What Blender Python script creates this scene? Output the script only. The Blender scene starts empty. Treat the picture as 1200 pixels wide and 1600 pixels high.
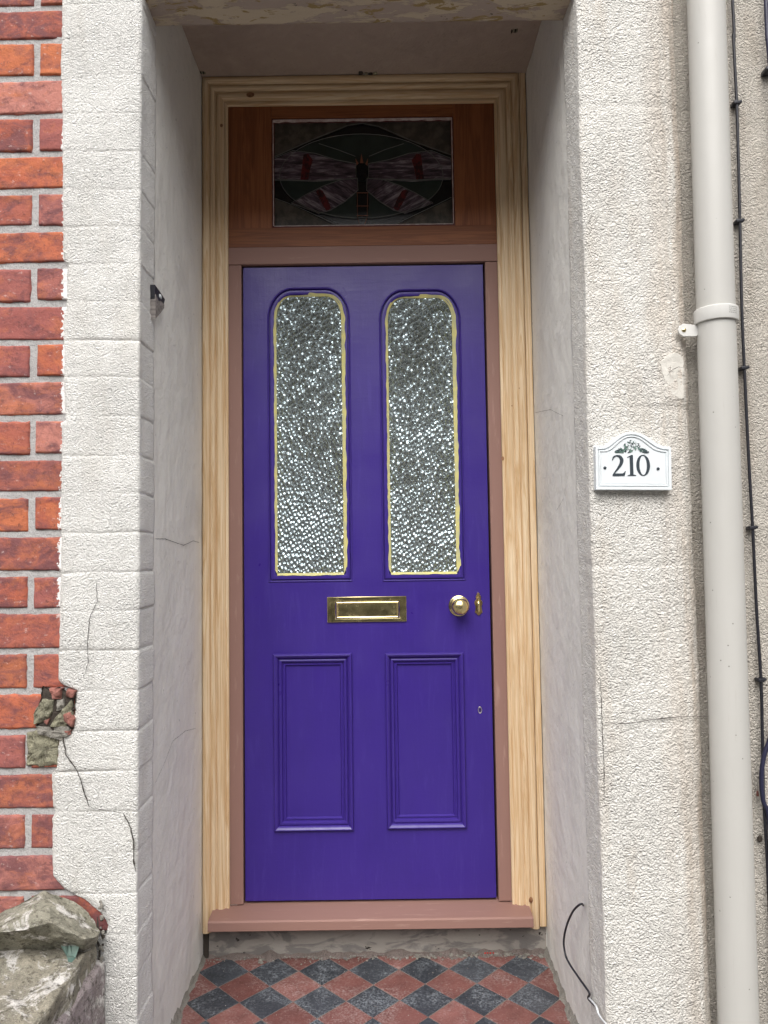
import bpy, bmesh, math, random
from mathutils import Vector, Matrix, noise
R_ = math.radians
random.seed(7)
SC = bpy.context.scene
COL = SC.collection

# ------------------------------------------------------------------ camera
FPX = 1170.0
CAM = Vector((0.058, -2.388, 1.073)); PITCH = 0.0556; ROLL = -0.0139
_fw = Vector((0, math.cos(PITCH), math.sin(PITCH))); _rt = Vector((1, 0, 0)); _up = _rt.cross(_fw)
_r2 = _rt * math.cos(ROLL) + _up * math.sin(ROLL); _u2 = -_rt * math.sin(ROLL) + _up * math.cos(ROLL)
cd = bpy.data.cameras.new('camera'); cam = bpy.data.objects.new('camera', cd); COL.objects.link(cam)
cd.sensor_fit = 'HORIZONTAL'; cd.sensor_width = 36; cd.lens = 36 * FPX / 1200
cd.clip_start = 0.05; cd.clip_end = 500
m = Matrix((( _r2.x, _u2.x, -_fw.x), (_r2.y, _u2.y, -_fw.y), (_r2.z, _u2.z, -_fw.z))).to_4x4(); m.translation = CAM
cam.matrix_world = m
SC.camera = cam

# ------------------------------------------------------------------ sky, sun, exposure
SUN_DIR = Vector((-0.12, -0.80, 0.98)).normalized()      # towards the sun
elev = math.asin(SUN_DIR.z); az = math.atan2(SUN_DIR.x, SUN_DIR.y)
w = bpy.data.worlds.new('World'); SC.world = w; w.use_nodes = True
nt = w.node_tree; nt.nodes.clear()
sky = nt.nodes.new('ShaderNodeTexSky'); sky.sky_type = 'NISHITA'; sky.sun_disc = False
sky.sun_elevation = elev; sky.sun_rotation = az; sky.air_density = 1.0; sky.dust_density = 4.0; sky.ozone_density = 1.0
hs = nt.nodes.new('ShaderNodeHueSaturation'); hs.inputs['Saturation'].default_value = 0.22
bg = nt.nodes.new('ShaderNodeBackground'); bg.inputs['Strength'].default_value = 0.15
wo = nt.nodes.new('ShaderNodeOutputWorld')
nt.links.new(sky.outputs[0], hs.inputs['Color']); nt.links.new(hs.outputs[0], bg.inputs['Color']); nt.links.new(bg.outputs[0], wo.inputs['Surface'])
sd = bpy.data.lights.new('sun', 'SUN'); sd.energy = 1.5; sd.angle = R_(66); sd.color = (1.0, 0.98, 0.95)
so = bpy.data.objects.new('sun', sd); COL.objects.link(so); so.rotation_euler = SUN_DIR.to_track_quat('Z', 'Y').to_euler()
so.location = (-3, -6, 9)
SC.view_settings.view_transform = 'Standard'; SC.view_settings.look = 'None'; SC.view_settings.gamma = 1
SC.view_settings.use_curve_mapping = False
SC.view_settings.exposure = 0.80

# ------------------------------------------------------------------ helpers
def ray(px, py):
    return _fw + _r2 * ((px - 600) / FPX) - _u2 * ((py - 800) / FPX)
def atY(px, py, Y):
    v = ray(px, py); return CAM + v * ((Y - CAM.y) / v.y)
def atX(px, py, X):
    v = ray(px, py); return CAM + v * ((X - CAM.x) / v.x)
def N(x, y, z): return noise.noise(Vector((x, y, z)))
def FB(x, y, z, o=3):
    s = 0; a = 1
    for i in range(o):
        s += a * N(x, y, z); x *= 2.03; y *= 2.03; z *= 2.03; a *= .5
    return s

def tag(o, label=None, cat=None, group=None, kind=None):
    if label: o['label'] = label
    if cat: o['category'] = cat
    if group: o['group'] = group
    if kind: o['kind'] = kind
    return o
def empty(name, loc, label, cat, group=None):
    o = bpy.data.objects.new(name, None); COL.objects.link(o); o.location = loc; o.empty_display_size = .05
    return tag(o, label, cat, group)
def wloc(o):
    v = Vector((0, 0, 0))
    while o: v += o.location; o = o.parent
    return v
def link(name, me, mats, parent=None, smooth=False):
    if not isinstance(mats, (list, tuple)): mats = [mats]
    for q in mats: me.materials.append(q)
    o = bpy.data.objects.new(name, me); COL.objects.link(o)
    if parent:
        me.transform(Matrix.Translation(-wloc(parent))); o.parent = parent
    if smooth:
        for p in me.polygons: p.use_smooth = True
    me.name = name
    return o
def mesh(verts, faces):
    me = bpy.data.meshes.new('m'); me.from_pydata([tuple(v) for v in verts], [], faces); me.update(); return me
def part(name, verts, faces, mats, parent=None, smooth=False, mi=None):
    me = mesh(verts, faces)
    if mi:
        for p, k in zip(me.polygons, mi): p.material_index = k
    return link(name, me, mats, parent, smooth)

class MB:
    def __init__(s): s.v = []; s.f = []; s.mi = []
    def add(s, vs, fs, k=0):
        b = len(s.v); s.v += [Vector(q) for q in vs]; s.f += [tuple(b + i for i in f) for f in fs]; s.mi += [k] * len(fs)
    def box(s, x0, x1, y0, y1, z0, z1, c=0.0, k=0):
        """box; c = chamfer"""
        if c <= 0:
            v = [(x, y, z) for z in (z0, z1) for y in (y0, y1) for x in (x0, x1)]
            s.add(v, [(0, 2, 3, 1), (4, 5, 7, 6), (0, 1, 5, 4), (2, 6, 7, 3), (0, 4, 6, 2), (1, 3, 7, 5)], k); return
        bm = bmesh.new(); bmesh.ops.create_cube(bm, size=1)
        for q in bm.verts: q.co = Vector(((x0 + x1) / 2 + q.co.x * (x1 - x0), (y0 + y1) / 2 + q.co.y * (y1 - y0), (z0 + z1) / 2 + q.co.z * (z1 - z0)))
        bmesh.ops.bevel(bm, geom=bm.edges[:], offset=c, segments=2, profile=.5, affect='EDGES')
        bm.verts.index_update(); s.add([q.co.copy() for q in bm.verts], [tuple(x.index for x in f.verts) for f in bm.faces], k); bm.free()
    def tube(s, pts, r, n=10, k=0, cap=True):
        pts = [Vector(p) for p in pts]; rs = r if isinstance(r, list) else [r] * len(pts)
        vs = []; fs = []; t0 = (pts[1] - pts[0]).normalized()
        a = Vector((0, 0, 1)) if abs(t0.z) < .9 else Vector((1, 0, 0)); nrm = (a - t0 * a.dot(t0)).normalized()
        for i, p in enumerate(pts):
            t = (pts[min(i + 1, len(pts) - 1)] - pts[max(i - 1, 0)]).normalized()
            nrm = (nrm - t * nrm.dot(t)).normalized(); b = t.cross(nrm)
            for j in range(n):
                an = 2 * math.pi * j / n; vs.append(p + (nrm * math.cos(an) + b * math.sin(an)) * rs[i])
        for i in range(len(pts) - 1):
            for j in range(n):
                fs.append((i * n + j, i * n + (j + 1) % n, (i + 1) * n + (j + 1) % n, (i + 1) * n + j))
        if cap: fs.append(tuple(range(n))[::-1]); fs.append(tuple((len(pts) - 1) * n + j for j in range(n)))
        s.add(vs, fs, k)
    def lathe(s, c, prof, n=32, k=0):
        """profile (radius, out) revolved about the -Y axis through c"""
        vs = []; fs = []
        for r, h in prof:
            for j in range(n):
                a = 2 * math.pi * j / n; vs.append((c[0] + r * math.cos(a), c[1] - h, c[2] + r * math.sin(a)))
        for i in range(len(prof) - 1):
            for j in range(n): fs.append((i * n + j, i * n + (j + 1) % n, (i + 1) * n + (j + 1) % n, (i + 1) * n + j))
        fs.append(tuple((len(prof) - 1) * n + j for j in range(n)))
        s.add(vs, fs, k)
    def build(s, name, mats, parent=None, smooth=False):
        o = part(name, s.v, s.f, mats, parent, False, s.mi)
        bm = bmesh.new(); bm.from_mesh(o.data); bmesh.ops.recalc_face_normals(bm, faces=bm.faces[:]); bm.to_mesh(o.data); bm.free()
        if smooth: autosmooth(o)
        return o
def autosmooth(o, ang=38):
    bm = bmesh.new(); bm.from_mesh(o.data)
    for f in bm.faces: f.smooth = True
    for e in bm.edges:
        if len(e.link_faces) == 2 and e.calc_face_angle(0) > R_(ang): e.smooth = False
    bm.to_mesh(o.data); bm.free()

def curve_mesh(outlines, yf, th, bevel=0.0):
    """filled outlines in (x,z), front face at Y=yf, going back th"""
    cu = bpy.data.curves.new('c', 'CURVE'); cu.dimensions = '2D'; cu.fill_mode = 'BOTH'
    cu.extrude = max(th / 2 - bevel, 0.00001); cu.bevel_depth = bevel; cu.bevel_resolution = 1
    if bevel: cu.offset = -bevel
    for ol in outlines:
        sp = cu.splines.new('POLY'); sp.points.add(len(ol) - 1); sp.use_cyclic_u = True
        for p, q in zip(sp.points, ol): p.co = (q[0], q[1], 0, 1)
    ob = bpy.data.objects.new('c', cu); COL.objects.link(ob)
    dg = bpy.context.evaluated_depsgraph_get(); me = bpy.data.meshes.new_from_object(ob.evaluated_get(dg))
    bpy.data.objects.remove(ob); bpy.data.curves.remove(cu)
    for v in me.vertices: x, y, z = v.co; v.co = (x, yf + th / 2 - z, y)
    me.materials.clear(); me.update(); return me
def me_add(mb, me, k=0):
    mb.add([v.co.copy() for v in me.vertices], [tuple(p.vertices) for p in me.polygons], k); bpy.data.meshes.remove(me)

def sheet(path, zs, disp, nrm_side=-1):
    """grid swept up z along an XY path; disp(i,x,y,z)->outward offset"""
    n = len(path); assert all(math.dist(a, b) > 1e-6 for a, b in zip(path[:-1], path[1:])); nr = []
    for i in range(n):
        a = Vector(path[max(i - 1, 0)]); b = Vector(path[min(i + 1, n - 1)]); t = (b - a)
        t = t.normalized() if t.length else Vector((1, 0)); nr.append(Vector((t.y, -t.x)))
    vs = []
    for z in zs:
        for i, (x, y) in enumerate(path):
            d = disp(i, x, y, z)
            dx, dy, dz = d if isinstance(d, tuple) else (nr[i].x * d, nr[i].y * d, 0)
            vs.append((x + dx, y + dy, z + dz))
    fs = [(j * n + i, j * n + i + 1, (j + 1) * n + i + 1, (j + 1) * n + i) for j in range(len(zs) - 1) for i in range(n - 1)]
    return vs, fs
def dense(pts, st):
    out = []
    for a, b in zip(pts[:-1], pts[1:]):
        a = Vector(a); b = Vector(b); k = max(1, int(round((b - a).length / st)))
        out += [tuple(a.lerp(b, i / k)) for i in range(k)]
    out.append(tuple(pts[-1])); return out
def dedupe(p): return [q for i, q in enumerate(p) if i == 0 or math.dist(q, p[i - 1]) > 1e-5]
def frange(a, b, st):
    k = int(round((b - a) / st)); return [a + (b - a) * i / k for i in range(k + 1)]
def smoothpath(pts, k=6):
    """Catmull-Rom"""
    P = [Vector(p) for p in pts]; P = [P[0]] + P + [P[-1]]; out = []
    for i in range(1, len(P) - 2):
        for j in range(k):
            t = j / k; a, b, c, d = P[i - 1:i + 3]
            out.append(.5 * ((2 * b) + (c - a) * t + (2 * a - 5 * b + 4 * c - d) * t * t + (-a + 3 * b - 3 * c + d) * t ** 3))
    return out + [P[-2]]
def rock(c, s, seed, sub=3, amp=.25, sharp=.5):
    """angular stone: cube-ish ball cut by random planes then roughened"""
    rnd = random.Random(seed); bm = bmesh.new(); bmesh.ops.create_icosphere(bm, subdivisions=sub, radius=1)
    pl = [(Vector((rnd.uniform(-1, 1), rnd.uniform(-1, 1), rnd.uniform(-1, 1))).normalized(), rnd.uniform(.55, .8)) for _ in range(9)]
    for v in bm.verts:
        p = v.co.copy()
        p = Vector([max(-.72, min(.72, q)) for q in p])
        for n_, d in pl:
            e = p.dot(n_) - d
            if e > 0: p -= n_ * e * sharp * 1.6
        p *= 1 + amp * .35 * FB(p.x * 1.7 + seed, p.y * 1.7, p.z * 1.7, 3)
        v.co = Vector((c[0] + p.x * s[0], c[1] + p.y * s[1], c[2] + p.z * s[2]))
    bm.verts.index_update(); r = ([v.co.copy() for v in bm.verts], [tuple(x.index for x in f.verts) for f in bm.faces]); bm.free(); return r

# ------------------------------------------------------------------ materials
class M:
    def __init__(s, name, rough=.6, metal=0, spec=.5):
        s.m = bpy.data.materials.new(name); s.m.use_nodes = True; s.t = s.m.node_tree; s.p = s.t.nodes['Principled BSDF']
        s.p.inputs['Roughness'].default_value = rough; s.p.inputs['Metallic'].default_value = metal
        s.p.inputs['Specular IOR Level'].default_value = spec
        tc = s.t.nodes.new('ShaderNodeTexCoord'); s.co = tc.outputs['Object']; s.h = None
    def n(s, t, **k):
        q = s.t.nodes.new(t)
        for a, b in k.items(): setattr(q, a, b)
        return q
    def l(s, a, b): s.t.links.new(a, b)
    def mp(s, sc=(1, 1, 1), loc=(0, 0, 0)):
        q = s.n('ShaderNodeMapping'); q.inputs['Scale'].default_value = sc; q.inputs['Location'].default_value = loc; s.l(s.co, q.inputs[0]); return q.outputs[0]
    def rot(s):
        q = s.n('ShaderNodeMapping'); q.inputs['Rotation'].default_value = (0, .5, 0); q.inputs['Scale'].default_value = (1.1, 1, .9); s.l(s.co, q.inputs[0]); return q.outputs[0]
    def noise(s, scale, detail=3, rough=.55, vec=None, dist=0):
        q = s.n('ShaderNodeTexNoise'); q.inputs['Scale'].default_value = scale; q.inputs['Detail'].default_value = detail
        q.inputs['Roughness'].default_value = rough; q.inputs['Distortion'].default_value = dist; s.l(vec or s.co, q.inputs['Vector']); return q.outputs['Fac']
    def vor(s, scale, vec=None, feat='F1', rnd=1.0, out='Distance'):
        q = s.n('ShaderNodeTexVoronoi', feature=feat); q.inputs['Scale'].default_value = scale; q.inputs['Randomness'].default_value = rnd
        s.l(vec or s.co, q.inputs['Vector']); return q.outputs[out]
    def ramp(s, fac, *st, interp='LINEAR'):
        q = s.n('ShaderNodeValToRGB'); e = q.color_ramp.elements; q.color_ramp.interpolation = interp
        while len(e) < len(st): e.new(.5)
        for i, (p, c) in enumerate(st):
            e[i].position = p
            e[i].color = (c, c, c, 1) if not isinstance(c, tuple) else (*c, 1)
        s.l(fac, q.inputs[0]); return q.outputs[0]
    def mix(s, fac, a, b, mode='MIX'):
        q = s.n('ShaderNodeMix', data_type='RGBA', blend_type=mode)
        for inp, v in ((0, fac), (6, a), (7, b)):
            if isinstance(v, (int, float)): q.inputs[inp].default_value = v if inp == 0 else (v, v, v, 1)
            elif isinstance(v, tuple): q.inputs[inp].default_value = (*v, 1)
            else: s.l(v, q.inputs[inp])
        return q.outputs[2]
    def math(s, op, a, b=0.0):
        q = s.n('ShaderNodeMath', operation=op)
        for i, v in enumerate((a, b)):
            if isinstance(v, (int, float)): q.inputs[i].default_value = v
            else: s.l(v, q.inputs[i])
        return q.outputs[0]
    def col(s, c):
        if isinstance(c, tuple): s.p.inputs['Base Color'].default_value = (*c, 1)
        else: s.l(c, s.p.inputs['Base Color'])
        return s
    def rgh(s, c): s.l(c, s.p.inputs['Roughness']); return s
    def bump(s, h, dist=.002, strength=1.0):
        q = s.n('ShaderNodeBump'); q.inputs['Distance'].default_value = dist; q.inputs['Strength'].default_value = strength
        s.l(h, q.inputs['Height'])
        if s.h: s.l(s.h, q.inputs['Normal'])
        s.h = q.outputs[0]; s.l(s.h, s.p.inputs['Normal']); return s
    def attr(s, name):
        q = s.n('ShaderNodeAttribute'); q.attribute_name = name; return q.outputs['Fac']

YFRONT = -.645
def m_roughcast(name, c0, c1, stain, grain=1.0, stain_amt=.5, side=False):
    a = M(name, .9, spec=.2)
    base = a.mix(a.noise(5, 4), c0, c1)
    dirt = a.ramp(a.noise(1.0, 5, .65, a.mp((14, 14, 3.0))), (.52, 0.0), (.72, 1.0))
    base = a.mix(a.math('MULTIPLY', dirt, stain_amt), base, stain)
    if side:   # brown run-off stains beside the pipe
        g = a.n('ShaderNodeNewGeometry'); sx = a.n('ShaderNodeSeparateXYZ'); a.l(g.outputs['Position'], sx.inputs[0])
        k = a.math('MULTIPLY', a.ramp(sx.outputs['X'], (.67, 0.0), (.79, 1.0)), a.ramp(a.noise(1, 5, .65, a.mp((30, 30, 2.4), (1, 2, 3))), (.38, .12), (.62, .75)))
        base = a.mix(k, base, (.44, .345, .26))
    # shade of the pits painted into the base colour
    wv = a.n('ShaderNodeVectorMath', operation='ADD'); nn = a.n('ShaderNodeTexNoise'); nn.inputs['Scale'].default_value = 90 * grain; a.l(a.co, nn.inputs['Vector'])
    sc_ = a.n('ShaderNodeVectorMath', operation='SCALE'); sc_.inputs['Scale'].default_value = .012; a.l(nn.outputs['Color'], sc_.inputs[0]); a.l(a.co, wv.inputs[0]); a.l(sc_.outputs[0], wv.inputs[1])
    v = a.vor(185 * grain, wv.outputs[0]); nz = a.noise(235 * grain, 3, .65); big = a.noise(60 * grain, 2)
    h = a.math('ADD', a.math('MULTIPLY', v, -1.5), a.math('ADD', a.math('MULTIPLY', nz, .8), a.math('MULTIPLY', big, .45)))
    pit = a.ramp(a.math('ADD', nz, a.math('MULTIPLY', a.noise(30, 2), .4)), (.40, 1.0), (.52, 0.0))
    base = a.mix(a.math('MULTIPLY', pit, .24), base, tuple(q * .6 for q in stain))
    if side:
        vm = a.n('ShaderNodeVectorMath', operation='SUBTRACT'); vm.inputs[1].default_value = (.758, YFRONT, 1.462); a.l(g.outputs['Position'], vm.inputs[0])
        ln = a.n('ShaderNodeVectorMath', operation='LENGTH'); a.l(vm.outputs[0], ln.inputs[0])
        pk = a.ramp(a.math('ADD', ln.outputs['Value'], a.math('MULTIPLY', a.noise(11, 4), .20)), (.115, .3), (.155, 1.0)); h = a.math('MULTIPLY', h, pk)
    st = a.ramp(a.vor(62 * grain, a.mp((1, 1, 1), (7, 5, 3)), rnd=1.0), (.10, 1.0), (.30, 0.0))
    h = a.math('MULTIPLY', a.math('ADD', h, a.math('MULTIPLY', st, .7)), a.ramp(a.noise(7, 3), (.32, .8), (.65, 1.25)))
    gn = a.n('ShaderNodeNewGeometry'); sn = a.n('ShaderNodeSeparateXYZ'); a.l(gn.outputs['Normal'], sn.inputs[0])
    h = a.math('MULTIPLY', h, a.ramp(a.math('ABSOLUTE', sn.outputs['X']), (.5, 1.0), (.95, .5)))
    a.col(base); a.bump(h, .0032 / grain ** .7, 1.0); return a.m
MAT_ROUGH_L = m_roughcast('white_roughcast', (.765, .75, .715), (.70, .685, .65), (.60, .56, .50), 1.5, .4)
MAT_ROUGH_R = m_roughcast('cream_roughcast', (.725, .705, .66), (.64, .615, .57), (.56, .49, .41), 1.15, .5, True)
MAT_ROUGH_D = m_roughcast('weathered_roughcast', (.57, .53, .47), (.48, .44, .385), (.33, .27, .21), 1.2, .5)

def m_smear():
    a = M('flaked_smooth_paint', .85, spec=.2); a.col(a.mix(a.noise(20, 4), (.66, .635, .58), (.58, .55, .495))); a.bump(a.noise(35, 5, .7), .005, .8); return a.m
MAT_SMEAR = m_smear()
def m_smooth(name, c0, c1, streak):
    a = M(name, .8, spec=.25)
    b = a.mix(a.noise(6, 5, .6), c0, c1)
    s_ = a.ramp(a.noise(1, 4, .6, a.mp((22, 22, 2.2)), .6), (.48, 0.0), (.75, 1.0))
    b = a.mix(a.math('MULTIPLY', s_, .35), b, streak)
    spk = a.ramp(a.noise(55, 2), (.70, 0.0), (.74, 1.0)); b = a.mix(a.math('MULTIPLY', spk, .4), b, (.22, .2, .18)); gr = a.ramp(a.noise(1, 6, .72, a.mp((3, 3, 1.4), (8, 1, 2)), .8), (.50, 0.0), (.72, .5)); b = a.mix(gr, b, tuple(q * .72 for q in c1))
    a.col(b); a.bump(a.noise(14, 5, .65), .010, .6); a.bump(a.ramp(a.noise(1, 4, .6, a.mp((20, 20, 3), (3, 3, 3)), 1.2), (.45, 0.0), (.55, 1.0)), .0008, .6); a.bump(a.noise(120, 2), .0008, .5); return a.m
MAT_SMOOTH = m_smooth('grey_masonry_paint', (.82, .80, .74), (.74, .72, .67), (.86, .84, .79))
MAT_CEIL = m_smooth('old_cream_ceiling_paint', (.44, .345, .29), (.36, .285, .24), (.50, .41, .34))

def m_peel():
    a = M('peeling_lintel_paint', .85, spec=.2)
    n1 = a.noise(1, 6, .65, a.mp((7, 22, 22)), .5)
    c = a.mix(a.ramp(n1, (.49, 0.0), (.51, 1.0)), (.38, .31, .26), (.50, .42, .31))
    n2 = a.noise(1, 6, .7, a.mp((9, 26, 30), (3, 1, 2)), .8)
    c = a.mix(a.ramp(n2, (.56, 0.0), (.575, 1.0)), c, (.30, .22, .10))
    n3 = a.noise(1, 4, .7, a.mp((16, 40, 40), (7, 1, 2)))
    c = a.mix(a.ramp(n3, (.66, 0.0), (.67, 1.0)), c, (.10, .08, .06))
    a.col(c); a.bump(a.ramp(n1, (.48, 0.0), (.52, 1.0)), .0015, .7); a.bump(n2, .004, .6); return a.m
MAT_PEEL = m_peel()

def m_brick():
    a = M('red_facing_brick', .85, spec=.25)
    t = a.attr('tint')
    c = a.ramp(t, (.0, (.33, .115, .085)), (.35, (.39, .105, .065)), (.6, (.47, .145, .07)), (.8, (.28, .085, .075)), (1, (.46, .19, .15)))
    bl = a.math('ADD', a.noise(1, 5, .7, a.mp((16, 16, 26)), .7), a.math('MULTIPLY', a.math('SUBTRACT', a.math('FRACT', a.math('MULTIPLY', t, 7.3)), .5), .13))
    c = a.mix(a.ramp(bl, (.42, 0.0), (.60, .85)), c, (.15, .062, .068))
    o = a.math('ADD', a.noise(1, 5, .7, a.mp((11, 11, 19), (4, 2, 7)), .4), a.math('MULTIPLY', a.math('SUBTRACT', a.math('FRACT', a.math('MULTIPLY', t, 13.7)), .5), .12))
    c = a.mix(a.ramp(o, (.5, 0.0), (.68, .6)), c, (.54, .17, .065))
    d = a.noise(1, 6, .75, a.mp((90, 90, 70)))
    c = a.mix(a.ramp(d, (.55, 0.0), (.68, .65)), c, (.10, .045, .042))
    l = a.noise(1, 4, .7, a.mp((70, 70, 100), (9, 9, 9)))
    c = a.mix(a.ramp(l, (.62, 0.0), (.74, .55)), c, (.62, .50, .46))
    g = a.n('ShaderNodeNewGeometry'); sx = a.n('ShaderNodeSeparateXYZ'); a.l(g.outputs['Position'], sx.inputs[0])
    where = a.ramp(a.noise(1, 2, .5, a.mp((1, 1, 3.1), (2, 2, 2))), (.42, 0.0), (.62, 1.0))
    spl = a.math('ADD', a.math('MULTIPLY', a.math('ADD', sx.outputs['X'], .708), 28), a.math('ADD', a.noise(130, 4, .65), a.math('MULTIPLY', where, .22)))
    zz = a.ramp(sx.outputs['Z'], (.92, 0.0), (.97, 1.0)); c = a.mix(a.math('MULTIPLY', zz, a.ramp(spl, (.80, 0.0), (.82, 1.0))), c, (.74, .72, .70))
    a.col(c); a.bump(a.noise(40, 5, .7), .006, .7); a.bump(d, .002, .8); return a.m
MAT_BRICK = m_brick()
def m_mortar(name, c0, c1, s=1):
    a = M(name, .95, spec=.1); a.col(a.mix(a.noise(18, 5, .7), c0, c1)); sg = a.noise(380, 2, .6); a.col(a.mix(a.ramp(sg, (.34, .5), (.46, 0.0)), a.mix(a.noise(18, 5, .7), c0, c1), tuple(q * .4 for q in c1))); a.bump(a.noise(60 * s, 5, .75), .008, .9); return a.m
MAT_MORTAR = m_mortar('grey_pointing', (.54, .525, .515), (.34, .33, .32))
MAT_CEMENT = m_mortar('crumbling_cement', (.36, .34, .30), (.20, .185, .16), 1.5)
MAT_DARKGAP = m_mortar('gap_shade', (.035, .03, .026), (.085, .07, .058))  # near-black colour standing in for the shade inside gaps and holes

def m_concrete():
    a = M('patched_concrete', .85, spec=.25)
    c = a.mix(a.noise(9, 4), (.34, .31, .27), (.27, .25, .23))
    n1 = a.noise(1, 5, .6, a.mp((8, 20, 22)), 1.2)
    c = a.mix(a.ramp(n1, (.47, 0.0), (.56, .75)), c, (.15, .14, .135))
    n2 = a.noise(1, 3, .6, a.mp((40, 40, 60)))
    c = a.mix(a.ramp(n2, (.68, 0.0), (.70, 1.0)), c, (.03, .025, .022))
    a.col(c); a.bump(n1, .006, .6); a.bump(a.noise(90, 4), .002, .6); return a.m
MAT_CONC = m_concrete()

def m_wood(name, light, dark, axis='z', rough=.55, contrast=1.0, spec=.35):
    a = M(name, rough, spec=spec)
    sc = (34, 34, 1.1) if axis == 'z' else (1.1, 34, 34)
    sf = (190, 190, 5) if axis == 'z' else (5, 190, 190)
    n1 = a.noise(1, 4, .55, a.mp(sc), 1.6)
    w_ = a.ramp(n1, (.30, dark), (.42, light), (.50, dark), (.57, light), (.68, tuple(.5 * (p + q) for p, q in zip(light, dark))), (.8, light))
    c = a.mix(1 - contrast, w_, light)
    f = a.noise(1, 3, .6, a.mp(sf))
    c = a.mix(a.ramp(f, (.45, 0.0), (.7, .4)), c, tuple(q * .72 for q in dark))
    wide = a.noise(1, 2, .5, a.mp((9, 9, 1.2) if axis == 'z' else (1.2, 9, 9), (5, 5, 5)))
    c = a.mix(a.ramp(wide, (.4, 0.0), (.7, .35)), c, tuple(q * .85 for q in dark))
    a.col(c); a.bump(f, .0006, .6); return a.m
PINE_L = (.78, .62, .42); PINE_D = (.60, .40, .215)
MAT_PINE = m_wood('bare_pine', PINE_L, PINE_D, 'z')
MAT_PINE_X = m_wood('bare_pine_head', PINE_L, PINE_D, 'x')
MAT_SASH = m_wood('stained_softwood', (.30, .105, .038), (.17, .050, .018), 'z', .5, .8)
MAT_SASH_X = m_wood('stained_softwood_rail', (.30, .11, .04), (.17, .050, .018), 'x', .5, .8)
def m_primer(name, axis):
    a = M(name, .6, spec=.35)
    c = a.mix(a.noise(1, 3, .6, a.mp((14, 14, 1.5) if axis == 'z' else (1.5, 14, 14))), (.29, .165, .135), (.245, .137, .112))
    sc = a.noise(1, 4, .6, a.mp((60, 60, 9) if axis == 'z' else (9, 60, 60)))
    c = a.mix(a.ramp(sc, (.6, 0.0), (.78, .35)), c, (.55, .38, .32))
    a.col(c); a.bump(sc, .0006, .5); return a.m
MAT_PRIMER = m_primer('pink_brown_primer', 'z'); MAT_PRIMER_X = m_primer('pink_brown_primer_rail', 'x')
MAT_BEAD = m_wood('dark_red_glazing_bead', (.15, .025, .02), (.09, .012, .012), 'x', .45, .8)

def m_purple():
    a = M('purple_door_paint', .42, spec=.45)
    c = a.mix(a.noise(3, 4), (.034, .016, .185), (.044, .020, .222))
    br = a.noise(1, 4, .65, a.mp((55, 55, 6)), .8); bx = a.noise(1, 4, .65, a.mp((6, 55, 60)), .8)
    c = a.mix(a.ramp(br, (.55, 0.0), (.78, .35)), c, (.075, .05, .29)); c = a.mix(a.ramp(a.noise(1, 5, .7, a.mp((5, 5, 2), (2, 2, 9))), (.5, 0.0), (.75, .45)), c, (.028, .014, .15))
    c = a.mix(a.ramp(a.noise(200, 2), (.76, 0.0), (.78, .35)), c, (.25, .2, .45))
    a.col(c); a.rgh(a.ramp(a.noise(7, 4), (.3, .27), (.7, .44)))
    a.bump(br, .0012, .35); a.bump(bx, .0009, .3); a.bump(a.noise(160, 3), .0004, .5); a.bump(a.noise(9, 3), .004, .25); return a.m
MAT_PURPLE = m_purple()
def m_brass(name, c=(.88, .74, .38), r=.16):
    a = M(name, r, 1.0); a.col(a.mix(a.noise(60, 4), c, tuple(q * .72 for q in c)))
    a.rgh(a.ramp(a.noise(45, 4), (.3, r * .7), (.7, r * 1.8))); a.bump(a.noise(12, 2), .002, .2); return a.m
MAT_BRASS = m_brass('polished_brass'); MAT_BRASS_D = m_brass('aged_brass', (.62, .44, .2), .25)
MAT_STEEL = m_brass('scratched_steel', (.62, .6, .56), .3)

def m_glass():
    """obscured pressed glass: unlit hall behind painted as dark diffuse, strongest at cell centres"""
    a = M('obscured_glass', .12)
    v = a.vor(80, a.rot(), rnd=.6); v2 = a.vor(125, a.mp((1, 1, 1), (3, 3, 3)), rnd=.8); nz = a.noise(230, 2)
    h = a.math('ADD', a.math('MULTIPLY', v, 1.0), a.math('ADD', a.math('MULTIPLY', v2, .18), a.math('MULTIPLY', nz, .08)))
    h = a.math('MULTIPLY', h, a.ramp(a.noise(4, 3), (.3, .6), (.7, 1.3)))
    a.bump(h, .0100, 1.0)
    g = a.n('ShaderNodeBsdfGlossy'); g.inputs['Roughness'].default_value = .26; g.inputs['Color'].default_value = (.46, .55, .58, 1)
    d = a.n('ShaderNodeBsdfDiffuse'); d.inputs['Color'].default_value = (.085, .095, .095, 1)
    a.l(a.h, g.inputs['Normal']); a.l(a.h, d.inputs['Normal'])
    mx = a.n('ShaderNodeMixShader')
    f = a.ramp(v, (.16, .14), (.50, .80)); a.l(f, mx.inputs[0]); a.l(d.outputs[0], mx.inputs[1]); a.l(g.outputs[0], mx.inputs[2])
    a.l(mx.outputs[0], a.t.nodes['Material Output'].inputs['Surface']); return a.m
MAT_GLASS = m_glass()
def m_tint(name, c0, c1=None, rough=.22, sc=(1, 1, 1), ns=30, bumpd=.001, bs=90, spec=.4):
    a = M(name, rough, spec=spec)
    if c1: a.col(a.mix(a.ramp(a.noise(ns, 4, .65, a.mp(sc)), (.42, 0.0), (.58, 1.0)), c0, c1))
    else: a.col(c0)
    a.bump(a.noise(bs, 3), bumpd, .6); return a.m
G_FIELD = m_tint('hammered_clear_glass', (.10, .085, .065), (.05, .043, .034), .35, bumpd=.003, bs=160)
G_BLACK = m_tint('black_glass', (.008, .008, .008), None, .25)
G_GREEN = m_tint('bottle_green_glass', (.024, .034, .029), (.016, .024, .02), .3, ns=12)
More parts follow.
